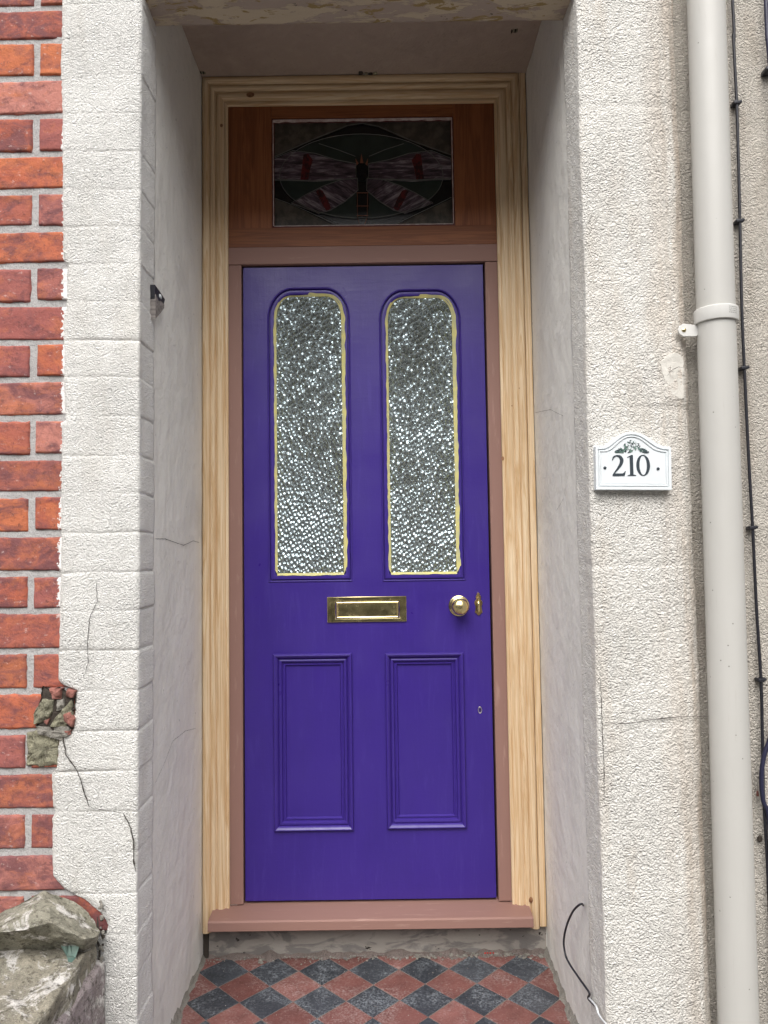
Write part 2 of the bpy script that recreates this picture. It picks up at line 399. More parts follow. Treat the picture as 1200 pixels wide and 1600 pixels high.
G_WING = m_tint('streaky_violet_glass', (.17, .14, .165), (.018, .012, .016), .3, (.8, 5, 7), 12)
def m_wing(name, ang):
    a = M(name, .3); q = a.n('ShaderNodeMapping'); q.inputs['Rotation'].default_value = (0, ang, 0); a.l(a.co, q.inputs[0])
    q2 = a.n('ShaderNodeMapping'); q2.inputs['Scale'].default_value = (14, 60, 95); a.l(q.outputs[0], q2.inputs[0])
    n1 = a.noise(1, 5, .7, q2.outputs[0], .6); a.col(a.ramp(n1, (.36, (.012, .008, .011)), (.50, (.07, .045, .06)), (.60, (.20, .165, .185)), (.68, (.30, .26, .27))))
    a.bump(n1, .001, .5); return a.m
G_WL = m_wing('streaky_glass_left_slant', -.55); G_WR = m_wing('streaky_glass_right_slant', .55); G_WU = m_wing('streaky_glass_level', .0)
G_RED = m_tint('ruby_glass', (.115, .014, .016), (.02, .007, .008), .3, ns=70)
G_LEAD = m_tint('lead_came', (.14, .14, .13), None, .5)
G_AMBER = m_tint('amber_line', (.24, .09, .05), None, .4)
MAT_SEAL = m_tint('pinkish_white_sealant', (.66, .58, .56), (.50, .38, .36), .6, (1, 1, 1), 50)
MAT_PUTTY = m_tint('yellow_masking_paper', (.62, .56, .22), (.50, .48, .26), .75, (1, 1, 1), 26)
MAT_PLASTIC = m_tint('grey_white_plastic_pipe', (.64, .63, .60), (.60, .59, .56), .42, (2, 2, .4), 7, .0012, 30)
def m_pipe():
    a = M('scuffed_pipe_plastic', .42)
    c = a.mix(a.noise(1, 4, .6, a.mp((9, 9, 1.2))), (.50, .487, .455), (.43, .417, .388))
    k = a.ramp(a.vor(26), (.035, 1.0), (.05, 0.0)); c = a.mix(a.math('MULTIPLY', k, .8), c, (.16, .15, .13))
    g = a.ramp(a.noise(1, 5, .7, a.mp((120, 120, 9))), (.60, 0.0), (.74, .45)); c = a.mix(g, c, (.40, .38, .34))
    a.col(c); a.rgh(a.ramp(a.noise(20, 4), (.3, .35), (.7, .55))); a.bump(a.noise(30, 3), .001, .3); return a.m
MAT_PIPE = m_pipe()
MAT_PLASTIC_D = m_tint('speck', (.25, .24, .22), None, .7)
MAT_CABLE = m_tint('black_cable_sheath', (.018, .018, .024), None, .45, bs=200, bumpd=.0004)
MAT_CABLE_B = m_tint('blue_black_cable_sheath', (.022, .022, .05), None, .4, bs=200, bumpd=.0004)
MAT_WHITE = m_tint('white_ceramic', (.70, .735, .75), (.66, .69, .70), .35, ns=20, bumpd=.0004)
MAT_INK = m_tint('dark_grey_enamel', (.035, .045, .055), None, .4)
MAT_LEAF = m_tint('enamel_leaf_green', (.12, .20, .16), (.06, .12, .10), .45)
MAT_CRACK = m_tint('crack_shadow', (.05, .042, .035), None, .95)
MAT_GREYWOOD = m_tint('weathered_grey_wood', (.30, .27, .25), (.17, .15, .14), .8, (1, 30, 30), 3)
MAT_GREENPAINT = m_tint('flaked_green_paint', (.10, .17, .145), (.14, .20, .17), .7)
MAT_REDFRAG = m_tint('red_brick_chip', (.30, .12, .095), (.17, .075, .06), .85, bumpd=.003)
MAT_REDWRAP = m_tint('bright_red_scrap', (.50, .03, .02), (.35, .02, .015), .5)

def m_stone(name, c0, c1, white, lich=True):
    a = M(name, .92, spec=.15)
    c = a.mix(a.ramp(a.noise(14, 6, .7), (.35, 0.0), (.65, 1.0)), c0, c1)
    w1 = a.noise(9, 6, .75, a.mp((1, 1, 1), (3, 1, 6)), .6)
    c = a.mix(a.ramp(w1, (.54 - white, 0.0), (.60 - white, .9)), c, (.70, .67, .64))
    c = a.mix(a.ramp(a.noise(75, 4, .7), (.52, 0.0), (.66, .85)), c, (.075, .065, .05))
    gt = a.noise(330, 2, .6); c = a.mix(a.ramp(gt, (.60, 0.0), (.70, .6)), c, (.55, .52, .42)); c = a.mix(a.ramp(gt, (.30, .7), (.40, 0.0)), c, (.06, .05, .04))
    a.col(c); a.bump(a.noise(22, 6, .7), .008, .8); a.bump(a.noise(130, 5, .8), .005, 1.0); return a.m
MAT_STONE = m_stone('lichened_sandstone', (.36, .325, .255), (.22, .205, .165), .02)
MAT_STONE2 = m_stone('green_grey_sandstone', (.36, .34, .24), (.20, .19, .135), -.10)
MAT_STONE4 = m_stone('coping_sandstone', (.36, .34, .27), (.20, .195, .155), -.02)
MAT_STONE3 = m_stone('purple_grey_render_stone', (.38, .33, .33), (.30, .25, .25), .0)

def m_tile(name, c0, c1, bloom):
    a = M(name, .55, spec=.35)
    t = a.attr('tint'); n1 = a.noise(16, 4, .65)
    c = a.mix(a.math('MULTIPLY', t, 1.0), c0, c1)
    c = a.mix(a.ramp(n1, (.4, 0.0), (.7, .6)), c, tuple(q * .7 for q in c0))
    b = a.noise(9, 6, .75, a.mp((1, 1, 1), (2, 4, 1)), .5)
    sp = a.noise(150, 3, .7)
    k = a.math('MULTIPLY', a.ramp(b, (.46, .10), (.72, 1.0)), a.ramp(sp, (.42, 0.0), (.66, .9)))
    c = a.mix(k, c, bloom)
    grit = a.ramp(a.noise(240, 1), (.75, 0.0), (.77, .7)); c = a.mix(grit, c, (.6, .55, .5))
    a.col(c); a.rgh(a.ramp(n1, (.3, .45), (.7, .7))); a.bump(a.noise(60, 5, .7), .0022, .6); return a.m
MAT_TRED = m_tile('red_quarry_tile', (.125, .045, .038), (.22, .090, .078), (.42, .34, .32))
MAT_TBLK = m_tile('black_quarry_tile', (.022, .025, .032), (.048, .052, .062), (.36, .39, .42))
MAT_GROUT = m_mortar('grey_pink_grout', (.27, .22, .20), (.13, .11, .10), 2)
MAT_PAVE = m_mortar('grey_paving', (.24, .23, .22), (.17, .165, .16))
MAT_ROAD = m_mortar('asphalt', (.06, .06, .06), (.04, .04, .04))

# ------------------------------------------------------------------ constants of the place
X0, X1 = -.517, .540            # porch side walls
YF = -.645                      # front plane of the rendered piers
YB = -.530                      # where the roughcast return ends
ZLINT = 2.437; ZCEIL = 2.632; ZFL = -.161
# brick course joints (centre heights) read off the wall
joint_px = [12, 65, 122, 181, 240, 299, 357, 415, 475, 535, 592, 653, 714, 773, 834, 896, 955, 1017, 1080, 1143, 1205, 1268, 1332, 1396]
JZ = [atY(40, y, -.637).z for y in joint_px]
while JZ[-1] > -.35: JZ.append(JZ[-1] - .0925)
while JZ[0] < 3.9: JZ.insert(0, JZ[0] + .0925)
JZ.sort()

# ------------------------------------------------------------------ ground
tag(part('pavement', [(-14, -3.2, -.28), (14, -3.2, -.28), (14, -.60, -.25), (-14, -.60, -.25)], [(0, 1, 2, 3)], MAT_PAVE), kind='structure')
tag(part('road', [(-60, -60, -.40), (60, -60, -.40), (60, -3.2, -.40), (-60, -3.2, -.40)], [(0, 1, 2, 3)], MAT_ROAD), kind='structure')
mb = MB(); mb.box(-14, 14, -3.32, -3.20, -.45, -.275, .01); tag(mb.build('kerb', MAT_CONC), kind='structure')

# tiled porch floor: diagonal chequer of quarry tiles on a mortar bed
def floor():
    d = .149; ox, oy = .009, -.012
    bm = bmesh.new(); tl = bm.loops.layers.float.new('tint') if False else None
    vs = []; fs = []; mi = []; tints = []
    sl = .02
    for i in range(-14, 14):
        for j in range(-12, 12):
            # centres of diamonds on both half lattices
            for k in (0, 1):
                cx = ox + (i + (.5 if k else 0)) * d; cy = oy - d / 2 + (j + (.5 if k else 0)) * d
                if abs(cx - .01) > .62 or cy > .08 or cy < -.74: continue
                h = d / 2 - .0017; rz = random.uniform(-.0008, .0008); tx = random.uniform(-.006, .006); ty = random.uniform(-.006, .006)
                b = len(vs); mat = 0 if k == 0 else 1
                cs = [(0, h), (h, 0), (0, -h), (-h, 0)]
                jit = [(random.uniform(-.001, .001), random.uniform(-.001, .001)) for _ in cs]
                for lev, (s_, dz) in enumerate(((1, -.02), (1, -.0016), (.975, 0))):
                    for (px, py), (jx, jy) in zip(cs, jit):
                        x = cx + px * s_ + jx; y = cy + py * s_ + jy
                        y = max(min(y, .02), -.70); x = max(min(x, .60), -.58)
                        vs.append((x, y, ZFL + sl * y + dz + rz + tx * px + ty * py))
                f = [(b + 8, b + 11, b + 10, b + 9)]
                for L in (0, 4):
                    f += [(b + L + q, b + L + 4 + q, b + L + 4 + (q + 1) % 4, b + L + (q + 1) % 4) for q in range(4)]
                fs += f; mi += [mat] * len(f); tints += [random.random()] * len(f)
    me = mesh(vs, fs)
    at = me.attributes.new('tint', 'FLOAT', 'FACE')
    for q, t in zip(at.data, tints): q.value = t
    for p, k in zip(me.polygons, mi): p.material_index = k
    o = link('floor', me, [MAT_TBLK, MAT_TRED]); tag(o, kind='structure')
    b2 = bmesh.new(); b2.from_mesh(me); bmesh.ops.recalc_face_normals(b2, faces=b2.faces[:]); b2.to_mesh(me); b2.free()
    # bed
    vs, fs = [], []
    nx, ny = 40, 30
    for j in range(ny + 1):
        for i in range(nx + 1):
            x = -.56 + 1.14 * i / nx; y = .03 - .74 * j / ny; vs.append((x, y, ZFL + sl * y - .0016 + .0006 * N(x * 60, y * 60, 0)))
    for j in range(ny):
        for i in range(nx): a = j * (nx + 1) + i; fs.append((a, a + nx + 1, a + nx + 2, a + 1))
    bed = part('mortar_bed', vs, fs, MAT_GROUT); tag(bed, kind='structure')
    mb = MB(); mb.box(-.56, .60, -.72, -.70, -.30, ZFL - .014, .004); tag(mb.build('step_edge', MAT_CONC), kind='structure')
floor()

# ------------------------------------------------------------------ brick wall
def brick_wall():
    w_ = empty('brick_wall', (-1.2, -.62, -.3), 'red brick house wall with grey pointing, left of the white roughcast pier', 'wall')
    vs, fs, tn = [], [], []
    US = [0, .003, .008, .016] + [.016 + (.21 - .016) * q / 16 for q in range(1, 16)] + [.21, .218, .223, .226]; VS = [0, .0025, .006, .012, .024, .036, .048, .060, .068, .074, .0775, .080]; US = [q / .226 for q in US]; VS = [q / .080 for q in VS]; nx, nz = len(US) - 1, len(VS) - 1; rnd = random.Random(3)
    for c, (za, zb) in enumerate(zip(JZ[:-1], JZ[1:])):
        row = (len(JZ) - 1 - c)
        off = -.768 if (c % 2 == ROWPAR) else -.768 + .1185
        for k in range(-5, 2):
            xa = off + k * .237; xb = xa + .237
            if xa > -.60: continue
            gl = .0065 + rnd.uniform(-.001, .002); gt = .0054 + rnd.uniform(-.001, .002)
            x0, x1, z0, z1 = xa + gl, min(xb - gl, -.570), za + gt, zb - gt - rnd.uniform(0, .002); xb = None
            t = rnd.random(); dy = rnd.uniform(-.002, .0015); b = len(vs); tl = rnd.uniform(-.004, .004); sd_ = rnd.uniform(0, 99)
            for j in range(nz + 1):
                for i in range(nx + 1):
                    u, v = US[i], VS[j]; x = x0 + (x1 - x0) * u; z = z0 + (z1 - z0) * v + tl * (u - .5)
                    ex = min(u, 1 - u) * (x1 - x0); ez = min(v, 1 - v) * (z1 - z0); e = min(ex, ez)
                    y = -.638 + dy + .0022 * FB(x * 30 + sd_, z * 30, 1, 3) * -1
                    if e < .0008:
                        y += .0065
                        x += .0030 * N(x * 65 + sd_, z * 65, 3); z += .0034 * FB(x * 50, z * 50 + sd_, 9, 2)
                    elif e < .0045: y += .0008 + .001 * N(x * 80, z * 80, sd_)
                    ch = FB(x * 22 + sd_, z * 22, 5, 2)
                    if ch > .72 and e < .02: y += .004
                    vs.append((x, y, z))
            for j in range(nz):
                for i in range(nx): a = b + j * (nx + 1) + i; fs.append((a, a + 1, a + nx + 2, a + nx + 1)); tn.append(t)
    me = mesh(vs, fs); at = me.attributes.new('tint', 'FLOAT', 'FACE')
    for q, t in zip(at.data, tn): q.value = t
    link('brickwork', me, MAT_BRICK, w_, True)
    v, f = sheet(dense([(-2.2, -.634), (-.90, -.634), (-.60, -.634)], .02), frange(-.35, 3.9, .012),
                 lambda i, x, y, z: .0012 * FB(x * 25, z * 40, 2, 3))
    part('pointing', v, f, MAT_MORTAR, w_, True)
    mb = MB(); mb.box(-2.2, -.60, -.62, -.30, -.35, 3.9); mb.build('wall_core', MAT_MORTAR, w_)
    # broken patch with exposed rubble
    def poly(name, pts, depth, mat, seed, y=-.640, ex=.02):
        P = [atY(a, b, y) for a, b in pts]; cx = sum(p.x for p in P) / len(P); cz = sum(p.z for p in P) / len(P)
        vs = []; fs = []; n = 0
        D = dense([(p.x, p.z) for p in P] + [(P[0].x, P[0].z)], .006)[:-1]; n = len(D); rings = [1.03, 1, .9, .72, .5, .25]
        for r_i, r in enumerate(rings):
            for (x, z) in D:
                xx = cx + (x - cx) * r; zz = cz + (z - cz) * r
                yy = y + (ex if r_i == 0 else (.004 if r_i == 1 else 0)) - depth * (1 - r) + (.007 if ex > .01 else .0004) * FB(xx * 60 + seed, zz * 60, seed, 3)
                J = .0022 if ex > .01 else .009; vs.append((xx + J * FB(x * 50, z * 50, seed, 2), yy, zz + J * FB(x * 50, z * 50, seed + 5, 2)))
        vs.append((cx, y - depth * .8, cz))
        for k in range(len(rings) - 1):
            for i in range(n): fs.append((k * n + i, k * n + (i + 1) % n, (k + 1) * n + (i + 1) % n, (k + 1) * n + i))
        k = len(rings) - 1
        for i in range(n): fs.append((k * n + i, k * n + (i + 1) % n, len(vs) - 1))
        o = part(name, vs, fs, mat, w_); bm = bmesh.new(); bm.from_mesh(o.data); bmesh.ops.recalc_face_normals(bm, faces=bm.faces[:]); bm.to_mesh(o.data); bm.free(); return o
    poly('void_shade', [(67, 1073), (116, 1079), (110, 1146), (96, 1150), (66, 1143), (56, 1126)], -.001, MAT_DARKGAP, 1, -.6485, .0)  # dark sheet over the bricks, paints the shade of the broken-out hole
    o = poly('exposed_stone', [(41, 1146), (62, 1140), (92, 1136), (90, 1165), (90, 1197), (62, 1199), (41, 1196)], .004, MAT_STONE2, 3, -.643)
    poly('exposed_stone', [(66, 1092), (84, 1094), (82, 1112), (70, 1128), (52, 1133), (50, 1118)], .004, MAT_STONE2, 8, -.653)
    poly('exposed_stone', [(84, 1124), (96, 1110), (112, 1092), (113, 1120), (100, 1138), (76, 1136)], .003, MAT_STONE2, 12, -.652)
    poly('brick_fragment', [(76, 1076), (96, 1077), (94, 1093), (82, 1092)], .003, MAT_REDFRAG, 15, -.654)
    poly('brick_fragment', [(104, 1077), (118, 1080), (114, 1090), (102, 1090)], .003, MAT_REDFRAG, 17, -.654)
    poly('brick_fragment', [(98, 1116), (108, 1112), (115, 1124), (112, 1137), (100, 1128)], .003, MAT_REDFRAG, 19, -.655)
    poly('brick_fragment', [(101, 1141), (112, 1140), (111, 1148), (103, 1149)], .002, MAT_REDFRAG, 21, -.648)
    poly('exposed_stone', [(54, 1134), (80, 1136), (108, 1134), (112, 1148), (96, 1158), (60, 1148)], .003, MAT_CEMENT, 31, -.650)
    poly('exposed_stone', [(88, 1094), (100, 1092), (100, 1110), (88, 1112)], .003, MAT_CEMENT, 33, -.652)
    poly('brick_fragment', [(68, 1126), (78, 1122), (73, 1132), (68, 1130)], .002, MAT_REDFRAG, 23, -.654)
_c = min(range(len(JZ)), key=lambda i: abs(JZ[i] - atY(40, 122, -.637).z))   # joint below the short-brick course at y=65..122
ROWPAR = _c % 2
brick_wall()

# ------------------------------------------------------------------ left rendered pier
EDGE = [(-50, 97), (60, 96), (100, 94), (180, 97), (400, 98), (412, 104), (470, 104), (500, 98), (560, 100), (600, 99), (655, 102), (662, 96), (700, 96), (760, 95), (850, 95),
        (900, 94), (1000, 92), (1060, 90), (1070, 96), (1078, 118), (1140, 114), (1150, 92), (1200, 88), (1210, 80), (1260, 82), (1268, 86), (1280, 81), (1330, 81), (1370, 82), (1390, 100), (1405, 130), (1430, 160), (1445, 168), (1462, 165), (1475, 140), (1640, 120), (2400, 120)]
def edge_x(z):
    lo = None
    for (ya, xa), (yb, xb) in zip(EDGE[:-1], EDGE[1:]):
        A = atY(xa, ya, YF); B = atY(xb, yb, YF)
        if B.z <= z <= A.z: t = (A.z - z) / (A.z - B.z); return A.x + (B.x - A.x) * t
    return -.70
def groove(z, js, w_=.004, amp=.006, soft=.012):
    d = min(abs(z - j) for j in js)
    return -amp * math.exp(-(d / w_) ** 2) - amp * .5 * math.exp(-(d / soft) ** 2)
def crack(parent, px, Y=None, X=None, wid=.0012, seed=1, off=.0015):
    P = [atY(a, b, Y - off) if Y is not None else atX(a, b, X) for a, b in px]
    pts = []
    for a, b in zip(P[:-1], P[1:]):
        k = max(2, int((b - a).length / .006))
        for i in range(k): pts.append(a.lerp(b, i / k))
    pts.append(P[-1]); vs = []; fs = []; n = len(pts)
    for i, p in enumerate(pts):
        j = Vector((.0022 * N(i * .9, seed, 0), 0, .0016 * N(i * .9, seed, 5))) if Y is not None else Vector((0, .0022 * N(i * .9, seed, 0), .0016 * N(i * .9, seed, 5)))
        w_ = wid * (.5 + .9 * abs(N(i * .35, seed, 9)) * 1.6) * min(1, .3 + i / 4, .3 + (n - 1 - i) / 4)
        t = pts[min(i + 1, n - 1)] - pts[max(i - 1, 0)]
        s_ = Vector((t.z, 0, -t.x)) if Y is not None else Vector((0, t.z, -t.y)); s_.normalize()
        vs += [p + j - s_ * w_, p + j + s_ * w_]
    fs = [(2 * i, 2 * i + 1, 2 * i + 3, 2 * i + 2) for i in range(n - 1)]
    return part('crack', vs, fs, MAT_CRACK, parent)
def left_pier():
    p_ = empty('rendered_pier', (-.6, -.6, -.3), 'white roughcast pier with brick courses showing through, between the red bricks and the porch', 'pier')
    path = [(-.70, -.630)] + dense([(-.70, YF), (-.520, YF)], .006)
    nfr = len(path)
    path += [(-.5155, YF + .0012), (-.5135, YF + .005)] + dense([(-.5130, YF + .010), (-.5135, YB)], .006) + [(-.517, YB), (-.519, YB + .002)]
    js = JZ; cseed = {}
    def disp(i, x, y, z):
        kz = min(range(len(js)), key=lambda q: abs(js[q] - z)); jz = js[kz]
        wob = .0035 * N(x * 9, y * 9, jz * 30) + .0012 * N(x * 60, y * 60, jz * 30)
        d = abs(z - jz); dz = wob * math.exp(-(d / .03) ** 2); vis = .42 + .75 * N(x * 7, y * 7 + 3, jz * 9)
        low = 1 if z < 1.65 else .35
        ret = y > YF + .012
        amp = (.0036 if not ret else .0062) * max(.08, vis) * low
        g = -amp * 1.25 * math.exp(-(d / .0022) ** 2) - amp * .35 * math.exp(-(d / .008) ** 2)
        bul = .0028 * FB(x * 9, y * 9, z * 7, 2) + .0008 * N(x * 60, y * 60, z * 60) + .0007 * N(x * 140, y * 140, z * 140)
        kc = sum(1 for q in js if q < z); bul += .0010 * math.sin(kc * 12.9898 + 1)
        if ret: bul += .0012 * math.sin(kc * 78.2)
        dd = g + bul
        if i < 2:   # ragged left edge
            ex = edge_x(z) + .0022 * FB(z * 70, 1, 2, 3); return (ex - x, 0 if i == 0 else (.0035 + .001 * N(z * 80, 2, 2)), 0)
        if i < nfr:
            ex = edge_x(z) + .0022 * FB(z * 70, 1, 2, 3); u = (x + .70) / .18; nx_ = ex + (-.520 - ex) * u
            ed = max(0, 1 - (nx_ - ex) / .012)
            return (nx_ - x, -dd + ed * .0025, dz)
        if i < nfr + 3: return (.7 * dd, -.7 * dd, dz)
        if i >= len(path) - 2: return (0, 0, 0)
        return (dd, 0, dz)
    zs = [z for z in frange(-.35, 3.9, .0058) if min(abs(z - j) for j in js) > .009] + [j + o_ for j in js for o_ in (-.008, -.0045, -.0022, 0, .0022, .0045, .008) if -.35 < j + o_ < 3.9]
    v, f = sheet(path, sorted(zs), disp)
    part('roughcast', v, f, MAT_ROUGH_L, p_, True)
    crack(p_, [(150, 905), (152, 940), (140, 965), (136, 1010), (138, 1035), (130, 1060)], Y=YF, wid=.0009, seed=2, off=.004)
    crack(p_, [(98, 1150), (103, 1180), (118, 1200), (125, 1215), (132, 1240), (140, 1262)], Y=YF, wid=.0017, seed=3, off=.004)
    crack(p_, [(192, 1270), (203, 1290), (209, 1315), (209, 1345), (212, 1362)], Y=YF, wid=.0020, seed=4, off=.004)
    crack(p_, [(140, 1262), (165, 1266), (192, 1270)], Y=YF, wid=.0007, seed=5, off=.004)
left_pier()

# ------------------------------------------------------------------ right rendered pier and recessed wall behind the pipe
def right_pier():
    p_ = empty('rendered_pier', (.66, -.6, -.3), 'cream roughcast pier that carries the house number, between the porch and the downpipe', 'pier')
    path = [(.541, YB + .002), (.5385, YB)] + dense([(.5375, YB - .002), (.5415, YF + .010)], .006) + [(.5425, YF + .005), (.545, YF + .001)]
    nr_ = len(path)
    path += dense([(.549, YF), (.735, YF)], .006)[:-1] + dense([(.735, YF), (.765, YF + .007), (.785, YF + .022), (.792, YF + .05)], .006)
    js = [JZ[i] for i in range(0, len(JZ), 4)]
    def disp(i, x, y, z):
        if i < 2: return 0.0
        d = .0035 * FB(x * 6, y * 6, z * 3.2, 2) + .0013 * N(x * 60, y * 60, z * 60) + .0012 * N(x * 120, y * 120, z * 120)
        d += groove(z, js, .004, .0016 * max(0, .5 + N(x * 4, z * 3, 1) * 1.5))
        # drip-like vertical ridges near the outer edge
        d += .0018 * max(0, min(1, (x - .69) / .05)) * FB(x * 70, 1, z * 7, 2)
        if i in range(nr_ - 2, nr_ + 1) : d += .0014 * FB(1, 2, z * 45, 2) + .0012
        # trowelled patch beside the clip
        q = ((x - .755) / .045) ** 2 + ((z - 1.47) / .05) ** 2
        q += 1.4 * FB(x * 14, 1, z * 12, 2)
        if q < 1.2 and i >= nr_: d += .0016 * max(0, 1.2 - max(q, 0))
        return d
    v, f = sheet(path, frange(-.35, 3.9, .0058), disp)
    part('roughcast', v, f, MAT_ROUGH_R, p_, True)
    crack(p_, [(940, 1132), (985, 1130), (1020, 1124), (1060, 1120), (1090, 1119), (1112, 1120)], Y=YF, wid=.0009, seed=7, off=.005)
    crack(p_, [(938, 1060), (940, 1100), (941, 1140), (944, 1200), (944, 1250)], Y=YF, wid=.0008, seed=8, off=.004)
    crack(p_, [(1042, 588), (1050, 578), (1060, 573), (1069, 575)], Y=YF, wid=.0008, seed=10, off=.0062)
    ol = [(1030, 566), (1046, 553), (1060, 550), (1069, 556), (1071, 575), (1069, 596), (1072, 622), (1062, 624), (1050, 616), (1040, 600), (1034, 584)]
    ol = [atY(a, b, YF) for a, b in ol]; ol = dense([(q.x, q.z) for q in ol] + [(ol[0].x, ol[0].z)], .003)[:-1]; ol = [(x + .0022 * FB(x * 120, z * 120, 1, 3), z + .0022 * FB(x * 120, z * 120, 7, 3)) for x, z in ol]
    cx = sum(q[0] for q in ol) / len(ol); cz = sum(q[1] for q in ol) / len(ol); vs = []; n = len(ol); R = [1, .97, .9, .75, .55, .3]
    for k, r in enumerate(R):
        for x, z in ol:
            xx = cx + (x - cx) * r; zz = cz + (z - cz) * r; up = (z > cz) * max(0, 1 - abs(r - .93) / .08)
            sf = YF + .007 * max(0, (xx - .735) / .03); vs.append((xx, sf + (.003 if k == 0 else -.0014) - .0016 * FB(xx * 40, zz * 40, 3, 3) - .0016 * up, zz))
    vs.append((cx, YF + .007 * max(0, (cx - .735) / .03) - .003, cz)); fs = [(k * n + i, k * n + (i + 1) % n, (k + 1) * n + (i + 1) % n, (k + 1) * n + i) for k in range(len(R) - 1) for i in range(n)] + [((len(R) - 1) * n + i, (len(R) - 1) * n + (i + 1) % n, len(vs) - 1) for i in range(n)]
    mb = MB(); mb.add(vs, fs); mb.build('plaster_smear', MAT_SMEAR, p_, True)
    w_ = empty('rendered_wall', (1.4, -.55, -.3), 'weathered beige roughcast wall set back behind the downpipe and the black cables', 'wall')
    v, f = sheet(dense([(.785, -.596), (1.15, -.596)], .008) + [(1.3, -.596), (3.2, -.596)], frange(-.35, 3.9, .008),
                 lambda i, x, y, z: .004 * FB(x * 6, z * 4, 2, 2) + .0015 * N(x * 60, y * 60, z * 60))
    part('roughcast', v, f, MAT_ROUGH_D, w_, True)
    r = rock(atY(1184, 1240, -.600), (.004, .002, .009), 5, 2); part('brick_chip', *r, MAT_REDFRAG, w_)
    r = rock(atY(1187, 1310, -.600), (.008, .005, .010), 6, 2); part('hole_shade', *r, MAT_DARKGAP, w_)  # near-black lump painted as the shade of a small hole
right_pier()

# ------------------------------------------------------------------ porch: side walls, ceiling, lintel, wall above
def porch():
    for side, X in ((-1, X0), (1, X1)):
        lab = ('smooth grey painted left side wall of the porch, with the small black bracket' if side < 0 else
               'smooth grey painted right side wall of the porch, with the loose black wire')
        w_ = empty('porch_side_wall', (X, -.3, -.3), lab, 'wall', 'side walls of the porch')
        pts = [(X, YB - .004), (X, -.020), (X, -.006), (X * .80, -.004)] if side < 0 else [(X * .80, -.004), (X, -.006), (X, -.020), (X, YB - .004)]
        path = dense(pts, .012)
        def disp(i, x, y, z, X=X, side=side):
            if abs(x - X) > .01: return 0.0
            e = .0025 * FB(y * 5, z * 3, side * 3, 2) + .0008 * N(y * 30, z * 22, side)
            if y > -.45: e += .0008 * N(1, z * 40, y * 9)
            return (-side * abs(0) + (-side) * e * (1 if y < -.03 else .2), 0, 0)
        v, f = sheet(path, frange(-.35, 2.75, .012), disp); part('render', v, f, MAT_SMOOTH, w_, True)
        # ragged mortar fillet along the floor
        pts = frange(-.66, .0, .008); vs = []; prof = [(0, .030), (.004, .022), (.012, .008), (.020, .0)]
        for y in pts:
            s_ = .75 + .6 * FB(y * 14, side * 4, 0, 3) + (.5 if y < -.35 else 0)
            for a, b in prof:
                s2 = max(.25, s_) * (1 + .25 * N(y * 60, a * 300, side))
                vs.append((X - side * (a * s2 * .9 - .003), y, ZFL + .02 * y - .001 + b * s2 * 1.0))
        n = len(prof); fs = [(j * n + i, j * n + i + 1, (j + 1) * n + i + 1, (j + 1) * n + i) for j in range(len(pts) - 1) for i in range(n - 1)]
        o = part('mortar_fillet', vs, fs, MAT_CEMENT, w_)
        bm = bmesh.new(); bm.from_mesh(o.data); bmesh.ops.recalc_face_normals(bm, faces=bm.faces[:]); bm.to_mesh(o.data); bm.free()
        if side < 0:
            crack(w_, [(242, 842), (258, 842), (275, 848), (287, 852), (302, 845), (312, 848)], X=X0 + .0022, wid=.0010, seed=11)
            crack(w_, [(306, 1138), (290, 1142), (270, 1158), (258, 1190), (242, 1225)], X=X0 + .0022, wid=.0006, seed=12)
            mb = MB(); mb.box(X0 - .002, X0 + .0165, -.016, .0, -.17, -.070); mb.build('void_shade', MAT_DARKGAP, w_)  # solid dark box, paints the shade of the gap beside the step
        else:
            crack(w_, [(836, 645), (845, 643), (860, 640), (880, 650)], X=X1 - .0022, wid=.0005, seed=13)
            crack(w_, [(868, 800), (880, 780), (895, 700)], X=X1 - .0022, wid=.0004, seed=14)
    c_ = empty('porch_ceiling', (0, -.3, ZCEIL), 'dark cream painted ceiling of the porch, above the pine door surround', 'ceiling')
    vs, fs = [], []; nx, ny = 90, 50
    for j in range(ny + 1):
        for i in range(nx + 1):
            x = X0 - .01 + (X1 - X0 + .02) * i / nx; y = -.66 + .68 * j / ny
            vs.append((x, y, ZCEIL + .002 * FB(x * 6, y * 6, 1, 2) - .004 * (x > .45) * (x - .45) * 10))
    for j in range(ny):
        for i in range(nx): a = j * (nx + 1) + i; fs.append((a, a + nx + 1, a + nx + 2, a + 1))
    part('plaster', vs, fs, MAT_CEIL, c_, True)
    for k, (px, py, sx) in enumerate(((575, 118, .022), (803, 52, .007), (318, 117, .006))):
        q = ray(px, py); t = (ZCEIL - .003 - CAM.z) / q.z; p = CAM + q * t
        for e in range(4):
            r = rock((p.x + (e - 1.5) * sx * .7, p.y - .008 + random.uniform(-.003, .003), p.z + .001), (sx * .45, .010, .004), 30 + k * 5 + e, 2)
            part('broken_plaster', *r, MAT_STONE2 if e % 2 else MAT_DARKGAP, c_)
    l_ = empty('lintel', (0, -.59, ZLINT), 'stone lintel with peeling cream paint, spanning the porch between the two piers', 'lintel')
    vs, fs = [], []; prof = [(-.530, 2.70), (-.530, 2.46), (-.530, ZLINT + .008), (-.532, ZLINT + .002), (-.538, ZLINT)] + [(-.538 - .1 * q / 16, ZLINT) for q in range(1, 17)] + [(-.643, ZLINT + .003), (-.646, ZLINT + .01)] + [(-.646, ZLINT + .01 + .39 * q / 30) for q in range(1, 31)]
    n = len(prof); nx = 200
    for i in range(nx + 1):
        x = -.530 + 1.09 * i / nx
        for (y, z) in prof:
            d = .0018 * FB(x * 14, y * 30, z * 20, 3)
            vs.append((x, y + (d if abs(z - ZLINT) > .004 else 0), z - (d if abs(z - ZLINT) <= .01 else 0)))
